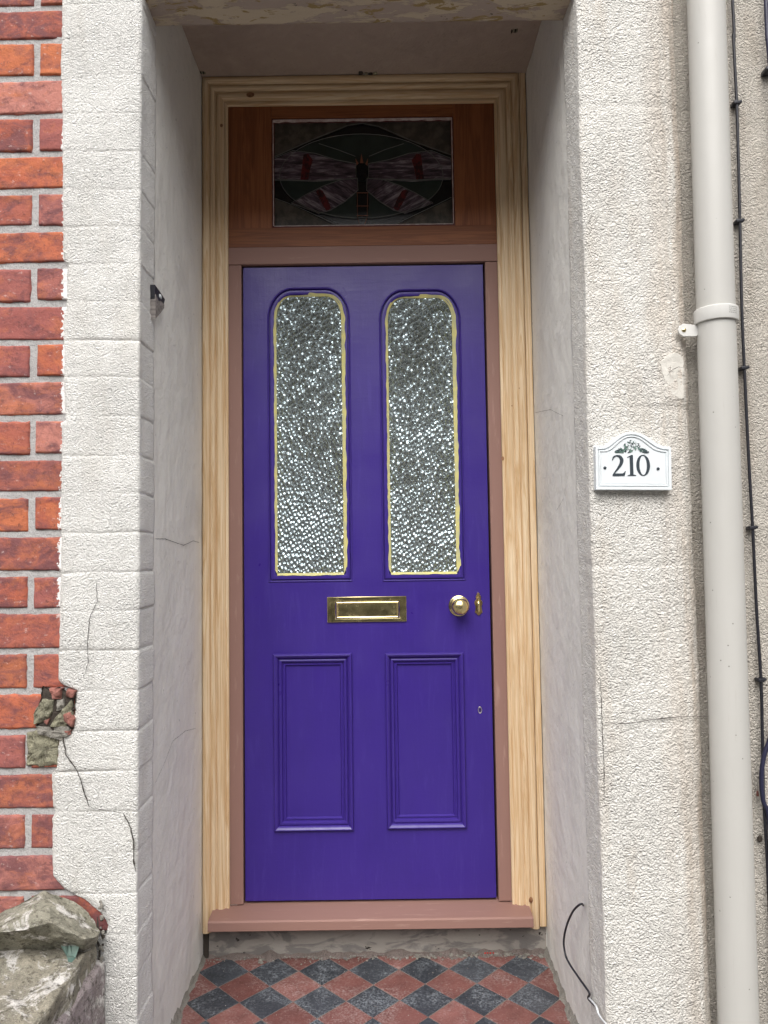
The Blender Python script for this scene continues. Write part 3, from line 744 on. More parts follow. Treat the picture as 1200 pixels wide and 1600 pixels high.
    fs = [(i * n + j, i * n + j + 1, (i + 1) * n + j + 1, (i + 1) * n + j) for i in range(nx) for j in range(n - 1)]
    o = part('stone', vs, fs, MAT_PEEL, l_, True)
    bm = bmesh.new(); bm.from_mesh(o.data); bmesh.ops.recalc_face_normals(bm, faces=bm.faces[:]); bm.to_mesh(o.data); bm.free()
    u_ = empty('upper_wall', (0, -.6, 2.84), 'white roughcast wall of the house above the porch lintel', 'wall')
    mb = MB(); mb.box(-.513, .541, -.644, -.54, 2.848, 3.9); mb.build('roughcast', MAT_ROUGH_L, u_)
    mb = MB(); mb.box(-3.0, 3.2, -.66, 4, 3.9, 6.2); tag(mb.build('upper_storey', MAT_BRICK), 'red brick upper storey of the house over the whole front', 'wall')
porch()

# ------------------------------------------------------------------ threshold
def threshold():
    vs, fs = [], []; nx, nz = 160, 18
    for i in range(nx + 1):
        for j in range(nz + 1):
            x = X0 + .012 + (X1 - X0 - .012) * i / nx; t = j / nz; z = -.175 + .135 * t
            y = -.008 + .003 * FB(x * 14, z * 30, 2, 3) - .004 * (t < .25) * FB(x * 9, 1, 1, 2)
            vs.append((x, y, z))
    vs2 = len(vs)
    fs = [(i * (nz + 1) + j, i * (nz + 1) + j + 1, (i + 1) * (nz + 1) + j + 1, (i + 1) * (nz + 1) + j) for i in range(nx) for j in range(nz)]
    for i in range(nx + 1): vs.append((vs[i * (nz + 1) + nz][0], .25, -.040))
    for i in range(nx): fs.append((i * (nz + 1) + nz, vs2 + i, vs2 + i + 1, (i + 1) * (nz + 1) + nz))
    t_ = part('threshold_step', vs, fs, MAT_CONC, None, True)
    bm = bmesh.new(); bm.from_mesh(t_.data); bmesh.ops.recalc_face_normals(bm, faces=bm.faces[:]); bm.to_mesh(t_.data); bm.free()
    tag(t_, 'patched grey concrete step below the pink-brown door sill', 'step')
    rnd = random.Random(5); mb = MB()
    for q in range(520):
        x = rnd.uniform(X0 + .01, X1 - .01); y = -.012 - abs(rnd.gauss(0, .014)) - (.01 if abs(x) > .45 else 0); s_ = rnd.choice([.0008, .0012, .0016, .0022, .0030, .0050]) * rnd.uniform(.7, 1.3)
        if x > .1 and rnd.random() < .3: s_ *= 1.5
        v, f = rock((x, y, ZFL + .02 * y + s_ * .45), (s_ * 1.3, s_, s_ * .8), q, 1, .3)
        mb.add(v, f, 1 if rnd.random() < .10 else 0)
    for q in range(90):
        x = rnd.uniform(X0 + .04, X1 - .04); y = rnd.uniform(-.45, -.03); s_ = rnd.uniform(.0007, .0018)
        v, f = rock((x, y, ZFL + .02 * y + s_ * .6), (s_, s_, s_ * .8), q, 1, .3); mb.add(v, f, 1)
    for q in range(16):
        x = rnd.uniform(-.3, .48); y = -.02; a = rnd.uniform(-.6, .6)
        mb.tube([(x, y, ZFL + .004), (x + .02 * math.cos(a), y - .008, ZFL + .009 + .006 * math.sin(a))], .0005, 4, 1)
    # dirty bead of old mortar at the foot of the step
    vs = []; pr = [(-.006, .014), (-.014, .010), (-.022, .003), (-.030, -.002)]; xs = frange(X0, X1, .006)
    for x in xs:
        s_ = .8 + .7 * FB(x * 18, 0, 4, 3)
        for a, b in pr: vs.append((x, a * max(.5, s_), ZFL + b * max(.3, s_) + .001 * N(x * 90, a * 200, 1)))
    n = 4; mb.add(vs, [(j * n + i, (j + 1) * n + i, (j + 1) * n + i + 1, j * n + i + 1) for j in range(len(xs) - 1) for i in range(3)], 2)
    o = mb.build('mortar_debris', [MAT_CEMENT, MAT_CONC, MAT_GROUT])
    tag(o, 'loose grey mortar crumbs lying along the foot of the concrete step', 'debris', kind='stuff')
    mb = MB()
    for q, (px, py) in enumerate(((758, 1484), (766, 1481), (771, 1486), (762, 1487))):
        p = atY(px, py, -.022); v, f = rock((p.x, -.022, ZFL + .008), (.0042, .003, .0035), 50 + q, 1); mb.add(v, f)
    tag(mb.build('red_scrap', MAT_REDWRAP), 'small bright red scrap among the crumbs at the right of the step', 'litter')
threshold()

# ------------------------------------------------------------------ door frame (jambs, transom, sill)
def frame():
    fr = empty('door_frame', (0, .02, -.04), 'pink-brown primed door frame with a thick projecting sill', 'door frame')
    def jamb(xa, xb, xs):
        mb = MB(); mb.box(min(xa, xb), max(xa, xb), -.010, .075, -.004, 2.013, .0012)
        a, b = sorted((xb, xs)); mb.box(a, b, .052, .075, -.004, 2.013); mb.build('jamb', MAT_PRIMER, fr)
    jamb(-.470, -.3935, -.375); jamb(.480, .3965, .375)
    mb = MB(); mb.box(-.470, .480, -.012, .075, 2.0145, 2.071, .0012); mb.box(-.393, .396, .052, .075, 2.0, 2.014); mb.build('transom', MAT_PRIMER_X, fr)
    # weathered sill: sloping top, chamfered nose
    xa, xb = -.484, .486
    pr = [(.075, -.003), (-.010, -.008), (-.090, -.0145), (-.095, -.0185), (-.0955, -.0425), (-.093, -.0445), (.075, -.046)]
    n = len(pr); vs = [(x, y, z) for x in (xa, xb) for y, z in pr]
    fs = [(i, (i + 1) % n, n + (i + 1) % n, n + i) for i in range(n)] + [tuple(range(n))[::-1], tuple(n + i for i in range(n))]
    mb = MB(); mb.add(vs, fs); mb.build('sill', MAT_PRIMER_X, fr)
    mb = MB(); mb.box(-.393, .396, .03, .05, -.004, .02); mb.build('weather_bar', MAT_DARKGAP, fr)  # added near-black bar, keeps daylight out of the gap under the door
frame()

# ------------------------------------------------------------------ architrave
def architrave():
    ar = empty('door_surround', (0, -.03, 0), 'bare pine moulded architrave around door and fanlight', 'architrave')
    # u: 0 inner edge .. 1 outer edge ; h: proud of Y=-.013
    prof = [(0, .0), (0, .0085), (.02, .0105), (.10, .0105), (.125, .0075), (.135, .007), (.16, .0095), (.22, .0145), (.30, .0165), (.38, .0160), (.44, .0135), (.47, .0105),
            (.485, .0105), (.50, .015), (.54, .0185), (.60, .0195), (.66, .018), (.69, .0145), (.70, .014), (.715, .017), (.76, .0215), (.83, .024), (.90, .024), (.96, .0215), (.995, .017), (1, .0)]
    Yb = -.0125
    zi, zo = 2.541, 2.6335; li, lo = -.434, -.5155; ri, ro = .436, .517
    def leg(xi, xo, ztop_i, ztop_o, name, zbot_i=-.0125, zbot_o=-.0775):
        vs = []; rows = 90; n = len(prof)
        for k in range(rows + 1):
            t = k / rows
            for u, h in prof:
                x = xi + (xo - xi) * u
                zt = ztop_i + (ztop_o - ztop_i) * u
                # lower end: scribed over the sill, outer part runs down past it
                zb = zbot_o if abs(x) > .487 else -.0130 + .0018 * N(u * 9, 3, 2)
                z = zb + (zt - zb) * t
                vs.append((x, Yb - h - .0004 * N(z * 9, u * 3, 1), z))
        fs = [(k * n + i, k * n + i + 1, (k + 1) * n + i + 1, (k + 1) * n + i) for k in range(rows) for i in range(n - 1)]
        fs += [tuple(range(n)), tuple(rows * n + i for i in range(n))]
        mb = MB(); mb.add(vs, fs); return mb.build(name, MAT_PINE, ar, True)
    leg(li, lo, zi, zo, 'upright'); leg(ri, ro, zi, zo, 'upright')
    vs = []; n = len(prof); rows = 60
    for k in range(rows + 1):
        t = k / rows
        for u, h in prof:
            xa = li + (lo - li) * u; xb = ri + (ro - ri) * u; x = xa + (xb - xa) * t
            vs.append((x, Yb - h - .0003 * N(x * 9, u * 3, 4), zi + (zo - zi) * u))
    fs = [(k * n + i, k * n + i + 1, (k + 1) * n + i + 1, (k + 1) * n + i) for k in range(rows) for i in range(n - 1)]
    mb = MB(); mb.add(vs, fs); mb.build('head', MAT_PINE_X, ar, True)
    mb = MB(); mb.box(.5175, .5375, -.034, -.010, -.072, ZCEIL + .001, .002); mb.build('filler_strip', MAT_PINE, ar)
    # knots
    kn = m_tint('pine_knot', (.16, .065, .03), (.30, .15, .07), .5, (1, 1, 1), 60)
    for (px, py, rx, rz) in ((391, 148, .013, .009), (346, 196, .005, .006), (829, 1405, .006, .009), (786, 716, .004, .007), (800, 634, .002, .002), (811, 607, .0015, .0015)):
        p = atY(px, py, -.030); mb = MB(); vs = [(p.x + rx * math.cos(a) * (1 + .15 * N(a, px, 1)), -.0372 if abs(p.x) < .5 and py < 180 else -.0345, p.z + rz * math.sin(a)) for a in [2 * math.pi * k / 14 for k in range(14)]]
        xk = p.x; uu = (abs(xk) - .434) / .082 if py > 160 else (p.z - zi) / (zo - zi)
        hh = max([h for u, h in prof if abs(u - uu) < .10] + [.01]); vs = [(a, Yb - hh - .0008, c) for a, b, c in vs]
        mb.add(vs, [tuple(range(14))]); mb.build('knot', kn, ar)
architrave()

# ------------------------------------------------------------------ fanlight
def fanlight():
    fl = empty('fanlight', (0, 0, 2.072), 'brown wooden fanlight over the door with dark stained glass showing a moth', 'window')
    z0, z1 = 2.0715, 2.56; a, b = -.2905, .2995; c, d = 2.1395, 2.5015
    mb = MB(); mb.box(-.46, a - .003, -.010, .05, 2.135, 2.59, .0008); mb.build('stile', MAT_SASH, fl)
    mb = MB(); mb.box(b + .003, .47, -.010, .05, 2.135, 2.59, .0008); mb.build('stile', MAT_SASH, fl)
    mb = MB(); mb.box(a - .0025, b + .0025, -.0102, .05, d + .003, 2.59, .0008); mb.build('top_rail', MAT_SASH_X, fl)
    mb = MB(); mb.box(-.46, .47, -.0104, .05, z0 + .0005, c - .003 - .0015, .0008); mb.build('bottom_rail', MAT_SASH_X, fl)
    ring = lambda x0, x1, q0, q1: [(x0, q0), (x1, q0), (x1, q1), (x0, q1)]
    me = curve_mesh([ring(a - .003, b + .003, c - .003, d + .003), ring(a + .004, b - .004, c + .004, d - .004)], -.004, .02, .001)
    link('glazing_bead', me, MAT_BEAD, fl)
    # ragged line of sealant around the glass
    mb = MB()
    def strip(P, Q, w_, jit, seed, y=-.0052):
        P = Vector(P); Q = Vector(Q); k = 60; t = (Q - P).normalized(); s_ = Vector((-t[1], t[0])); vs = []
        for i in range(k + 1):
            p = P.lerp(Q, i / k); ww = w_ * (1 + jit * FB(i * .35, seed, 0, 3))
            vs += [(p[0] - s_[0] * ww, y, p[1] - s_[1] * ww), (p[0] + s_[0] * w_, y, p[1] + s_[1] * w_)]
        mb.add(vs, [(2 * i, 2 * i + 1, 2 * i + 3, 2 * i + 2) for i in range(k)])
    strip((a + .003, d - .006), (b - .003, d - .006), .0048, .7, 1); strip((a + .002, c + .004), (a + .002, d - .002), .0014, .8, 2, -.0054)
    strip((b - .002, c + .004), (b - .002, d - .002), .0014, .8, 3, -.0056); strip((a + .004, c + .003), (b - .004, c + .003), .0012, .8, 4, -.0058)
    mb.build('sealant', MAT_SEAL, fl)
    # stained glass drawn in the photograph's coordinates of the pane, laid on the real pane
    Yg = .006
    def P(u, v): q = atY(410 + u / 3.75, 170 + v / 3.75, Yg); return (max(a + .001, min(b - .001, q.x)), max(c + .001, min(d - .001, q.z)))
    sg = bpy.data.objects.new('stained_glass', mesh([(a, Yg + .006, c), (b, Yg + .006, c), (b, Yg + .006, d), (a, Yg + .006, d)], [(0, 1, 2, 3)])); COL.objects.link(sg)
    sg.data.materials.append(G_FIELD); sg.data.transform(Matrix.Translation(-fl.location)); sg.parent = fl
    def piece(name, pts, lev, mat, th=.003):
        me = curve_mesh([pts], Yg + .0055 - lev * .0007, th); link(name, me, mat, sg)
    mir = lambda pts: [(1170 - u, v) for u, v in pts]
    PL = lambda pts: [P(u, v) for u, v in pts]
    piece('dark_border', PL([(58, 282), (330, 165), (500, 98), (585, 84), (680, 104), (880, 190), (1110, 272), (1112, 520), (960, 592), (770, 684), (430, 684), (200, 572), (58, 520)]), 1, G_BLACK)
    piece('green_field', PL([(580 + 478 * math.cos(2 * math.pi * k / 60), 395 + 246 * math.sin(2 * math.pi * k / 60)) for k in range(60)]), 2, G_GREEN)
    up = [(548, 322), (430, 300), (310, 262), (180, 246), (66, 292), (62, 412), (300, 424), (548, 408)]
    lo_ = [(556, 408), (470, 414), (360, 452), (270, 496), (170, 552), (330, 612), (400, 594), (480, 545), (560, 478)]
    for q in (up, mir(up)): piece('wing', PL(q), 3, G_WU)
    for q, mt in ((lo_, G_WL), (mir(lo_), G_WR)): piece('wing', PL(q), 4, mt)
    r1 = [(240, 266), (268, 262), (296, 300), (280, 350), (268, 412), (222, 414), (232, 340)]; r2 = [(312, 482), (330, 470), (352, 478), (382, 530), (402, 580), (378, 600), (352, 560)]
    for q in (r1, mir(r1), r2, mir(r2)): piece('red_bar', PL(q), 5, G_RED)
    piece('moth_body', PL([(583 + 40 * math.cos(2 * math.pi * k / 24), 368 + 52 * math.sin(2 * math.pi * k / 24)) for k in range(24)]), 7, G_BLACK)
    piece('moth_body', PL([(562, 425), (606, 425), (626, 540), (612, 684), (562, 684), (548, 540)]), 6, G_BLACK)
    for q in (((552, 330), (545, 290), (563, 318)), ((572, 318), (580, 262), (592, 318)), ((604, 322), (618, 290), (616, 332))): piece('antenna', PL(q), 8, G_AMBER)
    def came(pts, mat=G_LEAD, r=.0011, lev=8):
        Q = [P(u, v) for u, v in pts]; m_ = MB(); m_.tube([(x, Yg + .004 - lev * .0007, z) for x, z in Q], r, 6); return m_
    m_ = MB()
    for pts in ([(62, 284), (330, 166), (500, 98), (585, 86), (680, 104), (880, 190), (1108, 272)], [(62, 522), (200, 573), (440, 682)], [(1108, 520), (960, 592), (765, 684)],
                [(330, 205), (440, 240), (545, 280)], [(830, 205), (720, 240), (625, 280)], [(66, 420), (300, 425), (548, 410)], [(620, 410), (900, 418), (1100, 408)],
                [(580 + 478 * math.cos(2 * math.pi * k / 60), 395 + 246 * math.sin(2 * math.pi * k / 60)) for k in range(61)],
                up + [up[0]], mir(up) + [mir(up)[0]], lo_ + [lo_[0]], mir(lo_) + [mir(lo_)[0]]):
        t_ = came(pts); m_.add(t_.v, t_.f)
    m_.build('lead_came', G_LEAD, sg)
    m_ = MB()
    for v_ in (495, 572, 628):
        t_ = came([(552, v_), (622, v_)], r=.0009, lev=10); m_.add(t_.v, t_.f)
    for u_ in (556, 616): t_ = came([(u_, 500), (u_ + (2 if u_ < 583 else -2), 640), (583 + (u_ - 583) * .5, 680)], r=.0006, lev=10); m_.add(t_.v, t_.f)
    m_.build('amber_band', G_AMBER, sg)
fanlight()

# ------------------------------------------------------------------ front door
def rrect(x0, x1, z0, z1, rx, rz, d=0.0, n=14, p=2.0, rb=0.0):
    """rounded-top rectangle inset by d; always the same number of points"""
    x0 += d; x1 -= d; z0 += d; z1 -= d; rx = max(rx - d, .004) if rx else 0; rz = max(rz - d, .004) if rz else 0
    pts = [(x0, z0), (x1, z0)]; m_ = 12
    for k in range(1, m_): pts.append((x1, z0 + (z1 - rz - z0) * k / m_))
    for k in range(n + 1):
        a = math.pi / 2 * k / n; c, s_ = math.cos(a), math.sin(a)
        pts.append((x1 - rx + rx * c ** (2 / p), z1 - rz + rz * s_ ** (2 / p)))
    for k in range(n + 1):
        a = math.pi / 2 * (1 - k / n); c, s_ = math.cos(a), math.sin(a)
        pts.append((x0 + rx - rx * c ** (2 / p), z1 - rz + rz * s_ ** (2 / p)))
    for k in range(1, m_): pts.append((x0, z1 - rz + (z0 - z1 + rz) * k / m_))
    return pts
def ringsweep(mb, spec, prof, k=0, p=2.0):
    rings = [[(x, y, z) for x, z in rrect(*spec, d=d, p=p)] for d, y in prof]; n = len(rings[0])
    vs = [v for r in rings for v in r]; fs = [(i * n + j, i * n + (j + 1) % n, (i + 1) * n + (j + 1) % n, (i + 1) * n + j) for i in range(len(prof) - 1) for j in range(n)]
    mb.add(vs, fs, k)
GL = [(-.3155, -.0400, .9830, 1.9435, .084, .108), (.0465, .3190, .9810, 1.9335, .084, .108)]
PN = [(-.2975, -.0500, .2140, .7610, 0, 0), (.0550, .3020, .2165, .7590, 0, 0)]
def door():
    dr = empty('front_door', (-.39, 0, 0), 'glossy purple front door with two tall glazed panels and two lower panels', 'door')
    outer = [(-.3895, .0015), (.3905, .0015), (.3905, 2.008), (-.3895, 2.008)]
    holes = [rrect(*g, d=.004) for g in GL] + [rrect(*q, d=.006) for q in PN]
    # a fine front face: triangulated fill is flat so it shades cleanly
    me = curve_mesh([outer] + holes, 0.0, .044, .0008); link('door_leaf', me, MAT_PURPLE, dr)
    for g in GL:
        mb = MB()
        ringsweep(mb, g, [(-.001, .0005), (.0006, .0070), (.0030, .0070), (.0038, -.0015), (.0062, -.0030), (.0086, -.0012), (.0094, .0070), (.0120, .0070), (.0130, .0010), (.0150, .0002), (.0255, .0030), (.0290, .0078)], p=2.0)
        mb.build('glazing_moulding', MAT_PURPLE, dr, True)
        # pane, fine enough to be a real sheet inside the rebate
        pane = [(x, z) for x, z in rrect(*g, d=.0262, p=2.05)]
        me = curve_mesh([pane], .0064, .004); o = link('glass_pane', me, MAT_GLASS, dr)
        # yellow masking left round the glass edge
        out = []; inn = rrect(*g, d=.0270, p=2.4); base = rrect(*g, d=.0240, p=2.2)
        def dn(pp): return dense(pp + [pp[0]], .006)[:-1]
        vs = []; cx = (g[0] + g[1]) / 2; A = []
        # resample both rings to the same count
        def resample(pp, n):
            pp = pp + [pp[0]]; L = [0]
            for a, b in zip(pp[:-1], pp[1:]): L.append(L[-1] + math.dist(a, b))
            res = []; j = 0
            for i in range(n):
                t = L[-1] * i / n
                while L[j + 1] < t: j += 1
                f_ = (t - L[j]) / max(1e-9, L[j + 1] - L[j]); res.append((pp[j][0] + (pp[j + 1][0] - pp[j][0]) * f_, pp[j][1] + (pp[j + 1][1] - pp[j][1]) * f_))
            return res
        n = 420; I = resample(rrect(*g, d=.0315, p=2.15), n); cz = (g[2] + g[3]) / 2
        for (x, z) in I:
            # outward normal approx
            q = Vector((x - cx, 0)) if (g[2] + .04 < z < g[3] - .10) else (Vector((0, z - cz)) if z < g[2] + .04 else Vector((x - cx, z - (g[3] - .085))))
            q.normalize(); right = x > cx and z > g[2] + .05
            ww = (.0080 if not right else .0118) * (1 + .28 * FB(x * 30, z * 30, g[0], 2)) - .001
            if z > g[3] - .05 and x < cx: ww *= .45 + .5 * abs(N(x * 20, z * 20, 3))
            vs.append((x - q.x * .0008, .0060, z - q.y * .0008)); vs.append((x + q.x * ww, .0018 - .28 * (ww - .004), z + q.y * ww))
        fs = [(2 * i, 2 * ((i + 1) % n), 2 * ((i + 1) % n) + 1, 2 * i + 1) for i in range(n)]
        part('masking_edge', vs, fs, MAT_PUTTY, dr)
    for q in PN:
        mb = MB()
        ringsweep(mb, q, [(-.0004, .001), (.0, -.0075), (.0022, -.0105), (.0055, -.0112), (.0085, -.0095), (.0125, -.0050), (.0150, -.0015), (.0158, .0018), (.0172, .0018), (.0182, -.0020), (.0215, -.0030), (.0250, -.0015), (.0275, .0035), (.0282, .0060), (.0310, .0060), (.0325, .0040), (.0355, .0040), (.0375, .0070), (.0390, .0105), (.042, .0105)])
        mb.build('panel_moulding', MAT_PURPLE, dr, True)
        me = mesh([(q[0] + .04, .0103, q[2] + .04), (q[1] - .04, .0103, q[2] + .04), (q[1] - .04, .0103, q[3] - .04), (q[0] + .04, .0103, q[3] - .04)], [(0, 1, 2, 3)])
        link('panel', me, MAT_PURPLE, dr)
    # letter plate
    lp = MB(); lp.add([], []); z0, z1 = .8585, .9380; x0, x1 = -.1260, .1245
    def slab(mb, x0, x1, z0, z1, yb, yf, c):
        v = [(x0, yb, z0), (x1, yb, z0), (x1, yb, z1), (x0, yb, z1), (x0, yf + c * .5, z0), (x1, yf + c * .5, z0), (x1, yf + c * .5, z1), (x0, yf + c * .5, z1),
             (x0 + c, yf, z0 + c), (x1 - c, yf, z0 + c), (x1 - c, yf, z1 - c), (x0 + c, yf, z1 - c)]
        f = [(4, 5, 9, 8), (5, 6, 10, 9), (6, 7, 11, 10), (7, 4, 8, 11), (0, 1, 5, 4), (1, 2, 6, 5), (2, 3, 7, 6), (3, 0, 4, 7), (8, 9, 10, 11)]; mb.add(v, f)
    # frame of the plate with an opening for the flap
    out = [(x0, z0), (x1, z0), (x1, z1), (x0, z1)]; inn = [(-.1000, .8690), (.1030, .8690), (.1030, .9250), (-.1000, .9250)]
    me = curve_mesh([out, inn], -.0055, .0060, .0012); o_lp = link('letter_plate', me, MAT_BRASS, dr)
    mb = MB(); slab(mb, -.0975, .1005, .8705, .9225, -.001, -.0062, .0018)
    # raised lip all round, dished centre leaning back at its top
    ringsweep(mb, (-.0975, .1005, .8705, .9225, 0, 0), [(0, -.0058), (.0005, -.0085), (.0030, -.0092), (.0045, -.0085), (.0065, -.0066), (.008, -.0064)])
    mb.build('flap', MAT_BRASS, o_lp, False)
    # knob on its rose
    kp = atY(717.5, 946.5, 0)
    mb = MB(); mb.lathe((kp.x - .001, 0, kp.z), [(.0330, 0), (.0330, .002), (.0322, .0042), (.0290, .0052), (.0275, .0078), (.0235, .0090), (.0225, .0075), (.015, .0085), (.012, .012)], 48)
    rose = mb.build('knob_rose', MAT_BRASS, dr, True)
    mb = MB(); pr = [(.011, .009), (.0105, .022), (.0125, .027)]
    pr += [(.0262 * math.sin(a) if a > .5 else .0262 * math.sin(a), .047 - .0185 * math.cos(a)) for a in [0.52 + (math.pi - .52) * k / 20 for k in range(20)]] + [(.002, .0655)]
    mb.lathe((kp.x - .001, 0, kp.z), pr, 48); mb.build('knob', MAT_BRASS, dr, True)
    # escutcheon with a swinging drop cover
    ep = atY(747.5, 944, 0); cx, cz = ep.x, ep.z
    half = [(0, .037), (.004, .034), (.0035, .030), (.0065, .026), (.0075, .021), (.005, .016), (.009, .012), (.0112, .006), (.0105, 0), (.0080, -.006), (.0092, -.018), (.0105, -.026), (.006, -.029), (.0035, -.033), (0, -.035)]
    half = [(x * 1.15, z) for x, z in half]; ol = [(cx + x, cz + z) for x, z in half] + [(cx - x, cz + z) for x, z in half[-2:0:-1]]
    me = curve_mesh([ol], -.0036, .0036, .0003); es = link('escutcheon', me, MAT_BRASS_D, dr)
    mb = MB(); mb.tube([(cx, -.004, cz + .024), (cx, -.0055, cz + .018), (cx, -.006, cz + .010), (cx, -.006, cz + .004), (cx, -.0055, cz - .004), (cx, -.0055, cz - .018), (cx, -.0045, cz - .026)], [.0012, .0048, .003, .0066, .0042, .0054, .002], 14)
    mb.build('keyhole_cover', MAT_BRASS, es, True)
    # bare lock keyhole lower down
    kp = atY(750, 1109.5, 0); mb = MB(); n = 20
    mb.lathe((kp.x, 0, kp.z), [(.0068, 0), (.0062, .0008), (.0045, .0002), (.0040, -.001)], n)
    for q in range(len(mb.v)): mb.v[q].z = kp.z + (mb.v[q].z - kp.z) * 1.65
    o = mb.build('lock_hole', MAT_STEEL, dr, True)
    mb = MB(); mb.lathe((kp.x + .0006, -.0005, kp.z + .002), [(.0024, 0), (.0022, .0006)], 14); mb.add([(kp.x - .0008, -.0012, kp.z + .001), (kp.x + .0018, -.0012, kp.z + .001), (kp.x + .0014, -.0012, kp.z - .006), (kp.x - .0004, -.0012, kp.z - .006)], [(0, 1, 2, 3)])
    mb.build('keyhole', MAT_DARKGAP, o)
door()

# ------------------------------------------------------------------ house number plaque
def stroke(pts, k=8):
    P = smoothpath([(a, b, c) for a, b, c in pts], k) ; L, Rr = [], []
    for i, p in enumerate(P):
        a, b = P[max(i - 1, 0)], P[min(i + 1, len(P) - 1)]; t = Vector((b[0] - a[0], b[1] - a[1])).normalized(); s_ = Vector((-t.y, t.x)) * p[2] / 2
        L.append((p[0] + s_.x, p[1] + s_.y)); Rr.append((p[0] - s_.x, p[1] - s_.y))
    return L + Rr[::-1]
def plaque():
    Yp = -.668
    z8 = lambda u, v: atY(900 + u / 7.06, 660 + v / 7.06, Yp)
    ol = [z8(u, v) for u, v in [(188, 742), (200, 266), (262, 266), (300, 260), (345, 238), (395, 200), (450, 158), (510, 124), (560, 108), (610, 103), (660, 107), (715, 122), (780, 155), (840, 195), (900, 235), (950, 256), (990, 266), (1050, 272), (1058, 745)]]
    ol = [(p.x, p.z) for p in ol]; ol = [(.5475, ol[0][1]), (.5490, ol[1][1])] + ol[2:]
    cx = sum(p[0] for p in ol[2:-2]) / (len(ol) - 4); cz = 1.262; hx = .091; hz = .048; zb = ol[0][1]; zt = max(p[1] for p in ol)
    def ins(d):
        out = []
        for x, z in ol:
            xx = cx + (x - cx) * (1 - d / hx)
            zz = z + d if z < zb + .02 else z - d * (1.0 + .25 * max(0, 1 - abs(abs(x - cx) - .045) / .03))
            out.append((xx, zz))
        return out
    pq = empty('house_number_plaque', (cx, YF, zb), 'white arched plaque with the number 210 and a floral sprig, on the cream pier', 'house number')
    mb = MB()
    for a, b, y in ((0, .0062, Yp), (.006, .0088, Yp + .0030), (.0085, .0118, Yp + .0008), (.0115, .0142, Yp + .0034)):
        me_add(mb, curve_mesh([ins(a), ins(b)], y, .022 if a == 0 else .012, .0007))
    me_add(mb, curve_mesh([ins(.0138)], Yp + .0026, .010)); mb.build('plate', MAT_WHITE, pq)
    H = .0488; B = z8(405, 592); bx, bz = B.x, B.z; yf = Yp + .0018
    def dig(name, shapes, ox):
        mb = MB()
        for k, s_ in enumerate(shapes):
            s_ = s_ if isinstance(s_[0], list) else [s_]
            me_add(mb, curve_mesh([[(bx + (ox + x) * H, bz + z * H) for x, z in q] for q in s_], yf - k * .00015, .0012))
        mb.build(name, MAT_INK, pq)
    two = [stroke([(.02, .745, .035), (.045, .82, .06), (.11, .92, .085), (.24, .965, .075), (.38, .92, .13), (.455, .80, .165), (.455, .68, .165), (.39, .52, .14), (.26, .34, .10), (.14, .20, .07), (.03, .06, .05)]),
           [(.0, 0), (.575, 0), (.64, .23), (.605, .235), (.56, .165), (.48, .125), (.05, .125)]]
    one = [[(.115, .03), (.275, .03), (.275, .99), (.225, 1.0), (.115, .955)], [(.0, 0), (.39, 0), (.39, .035), (.29, .06), (.10, .06), (.0, .035)], [(.0, .895), (.01, .87), (.13, .905), (.14, .96), (.24, .995), (.2, 1.0)]]
    el = lambda cx_, cz_, rx, rz, n=40: [(cx_ + rx * math.cos(2 * math.pi * k / n), cz_ + rz * math.sin(2 * math.pi * k / n)) for k in range(n)]
    zero = [[el(.325, .495, .325, .505), el(.325, .495, .175, .455)]]
    dig('digit', two, 0); dig('digit', one, .725); dig('digit', zero, 1.145)
    for u, v in ((322, 500), (908, 509)):
        p = z8(u, v); mb = MB(); mb.lathe((p.x, Yp + .0024, p.z), [(.0036, 0), (.0036, .0012), (.002, .0022), (.0006, .0024)], 18); mb.build('screw_cap', MAT_INK, pq, True)
    # sprig of flowers and leaves
    rnd = random.Random(4); ml = MB(); mf = MB()
    for q in range(110):
        u = 617 + rnd.uniform(-1, 1) * 175; f_ = abs(u - 617) / 175; v = 335 - rnd.uniform(0, 1) * 140 * (1 - f_ ** 1.1) - 6
        p = z8(u, v); a = rnd.uniform(0, 3.14) if f_ < .6 else (.25 if u > 617 else -.25) + rnd.uniform(-.3, .3); L = rnd.uniform(.0024, .0046); W = L * .38
        vs = []
        for k in range(8):
            t = 2 * math.pi * k / 8; ex = L * math.cos(t); ez = W * math.sin(t)
            vs.append((p.x + ex * math.cos(a) - ez * math.sin(a), Yp + .0022 - q * .00001, p.z + ex * math.sin(a) + ez * math.cos(a)))
        ml.add(vs, [tuple(range(8))], 0 if rnd.random() < .6 else 1)
    ml.build('sprig', [MAT_LEAF, MAT_INK], pq)
    for (u, v) in ((560, 250), (617, 215), (622, 292), (672, 246), (590, 285), (650, 215)):
        p = z8(u, v)
        for k in range(5):
            a = 2 * math.pi * k / 5; c = (p.x + .0016 * math.cos(a), p.z + .0016 * math.sin(a))
            mf.add([(c[0] + .0019 * math.cos(2 * math.pi * j / 8), Yp + .0016 - k * .00001, c[1] + .0019 * math.sin(2 * math.pi * j / 8)) for j in range(8)], [tuple(range(8))], 1); vs = [(c[0] + .0013 * math.cos(2 * math.pi * j / 8), Yp + .0005 - k * .00001, c[1] + .0013 * math.sin(2 * math.pi * j / 8)) for j in range(8)]; mf.add(vs, [tuple(range(8))])
    mf.build('flowers', [MAT_WHITE, MAT_LEAF], pq)
plaque()

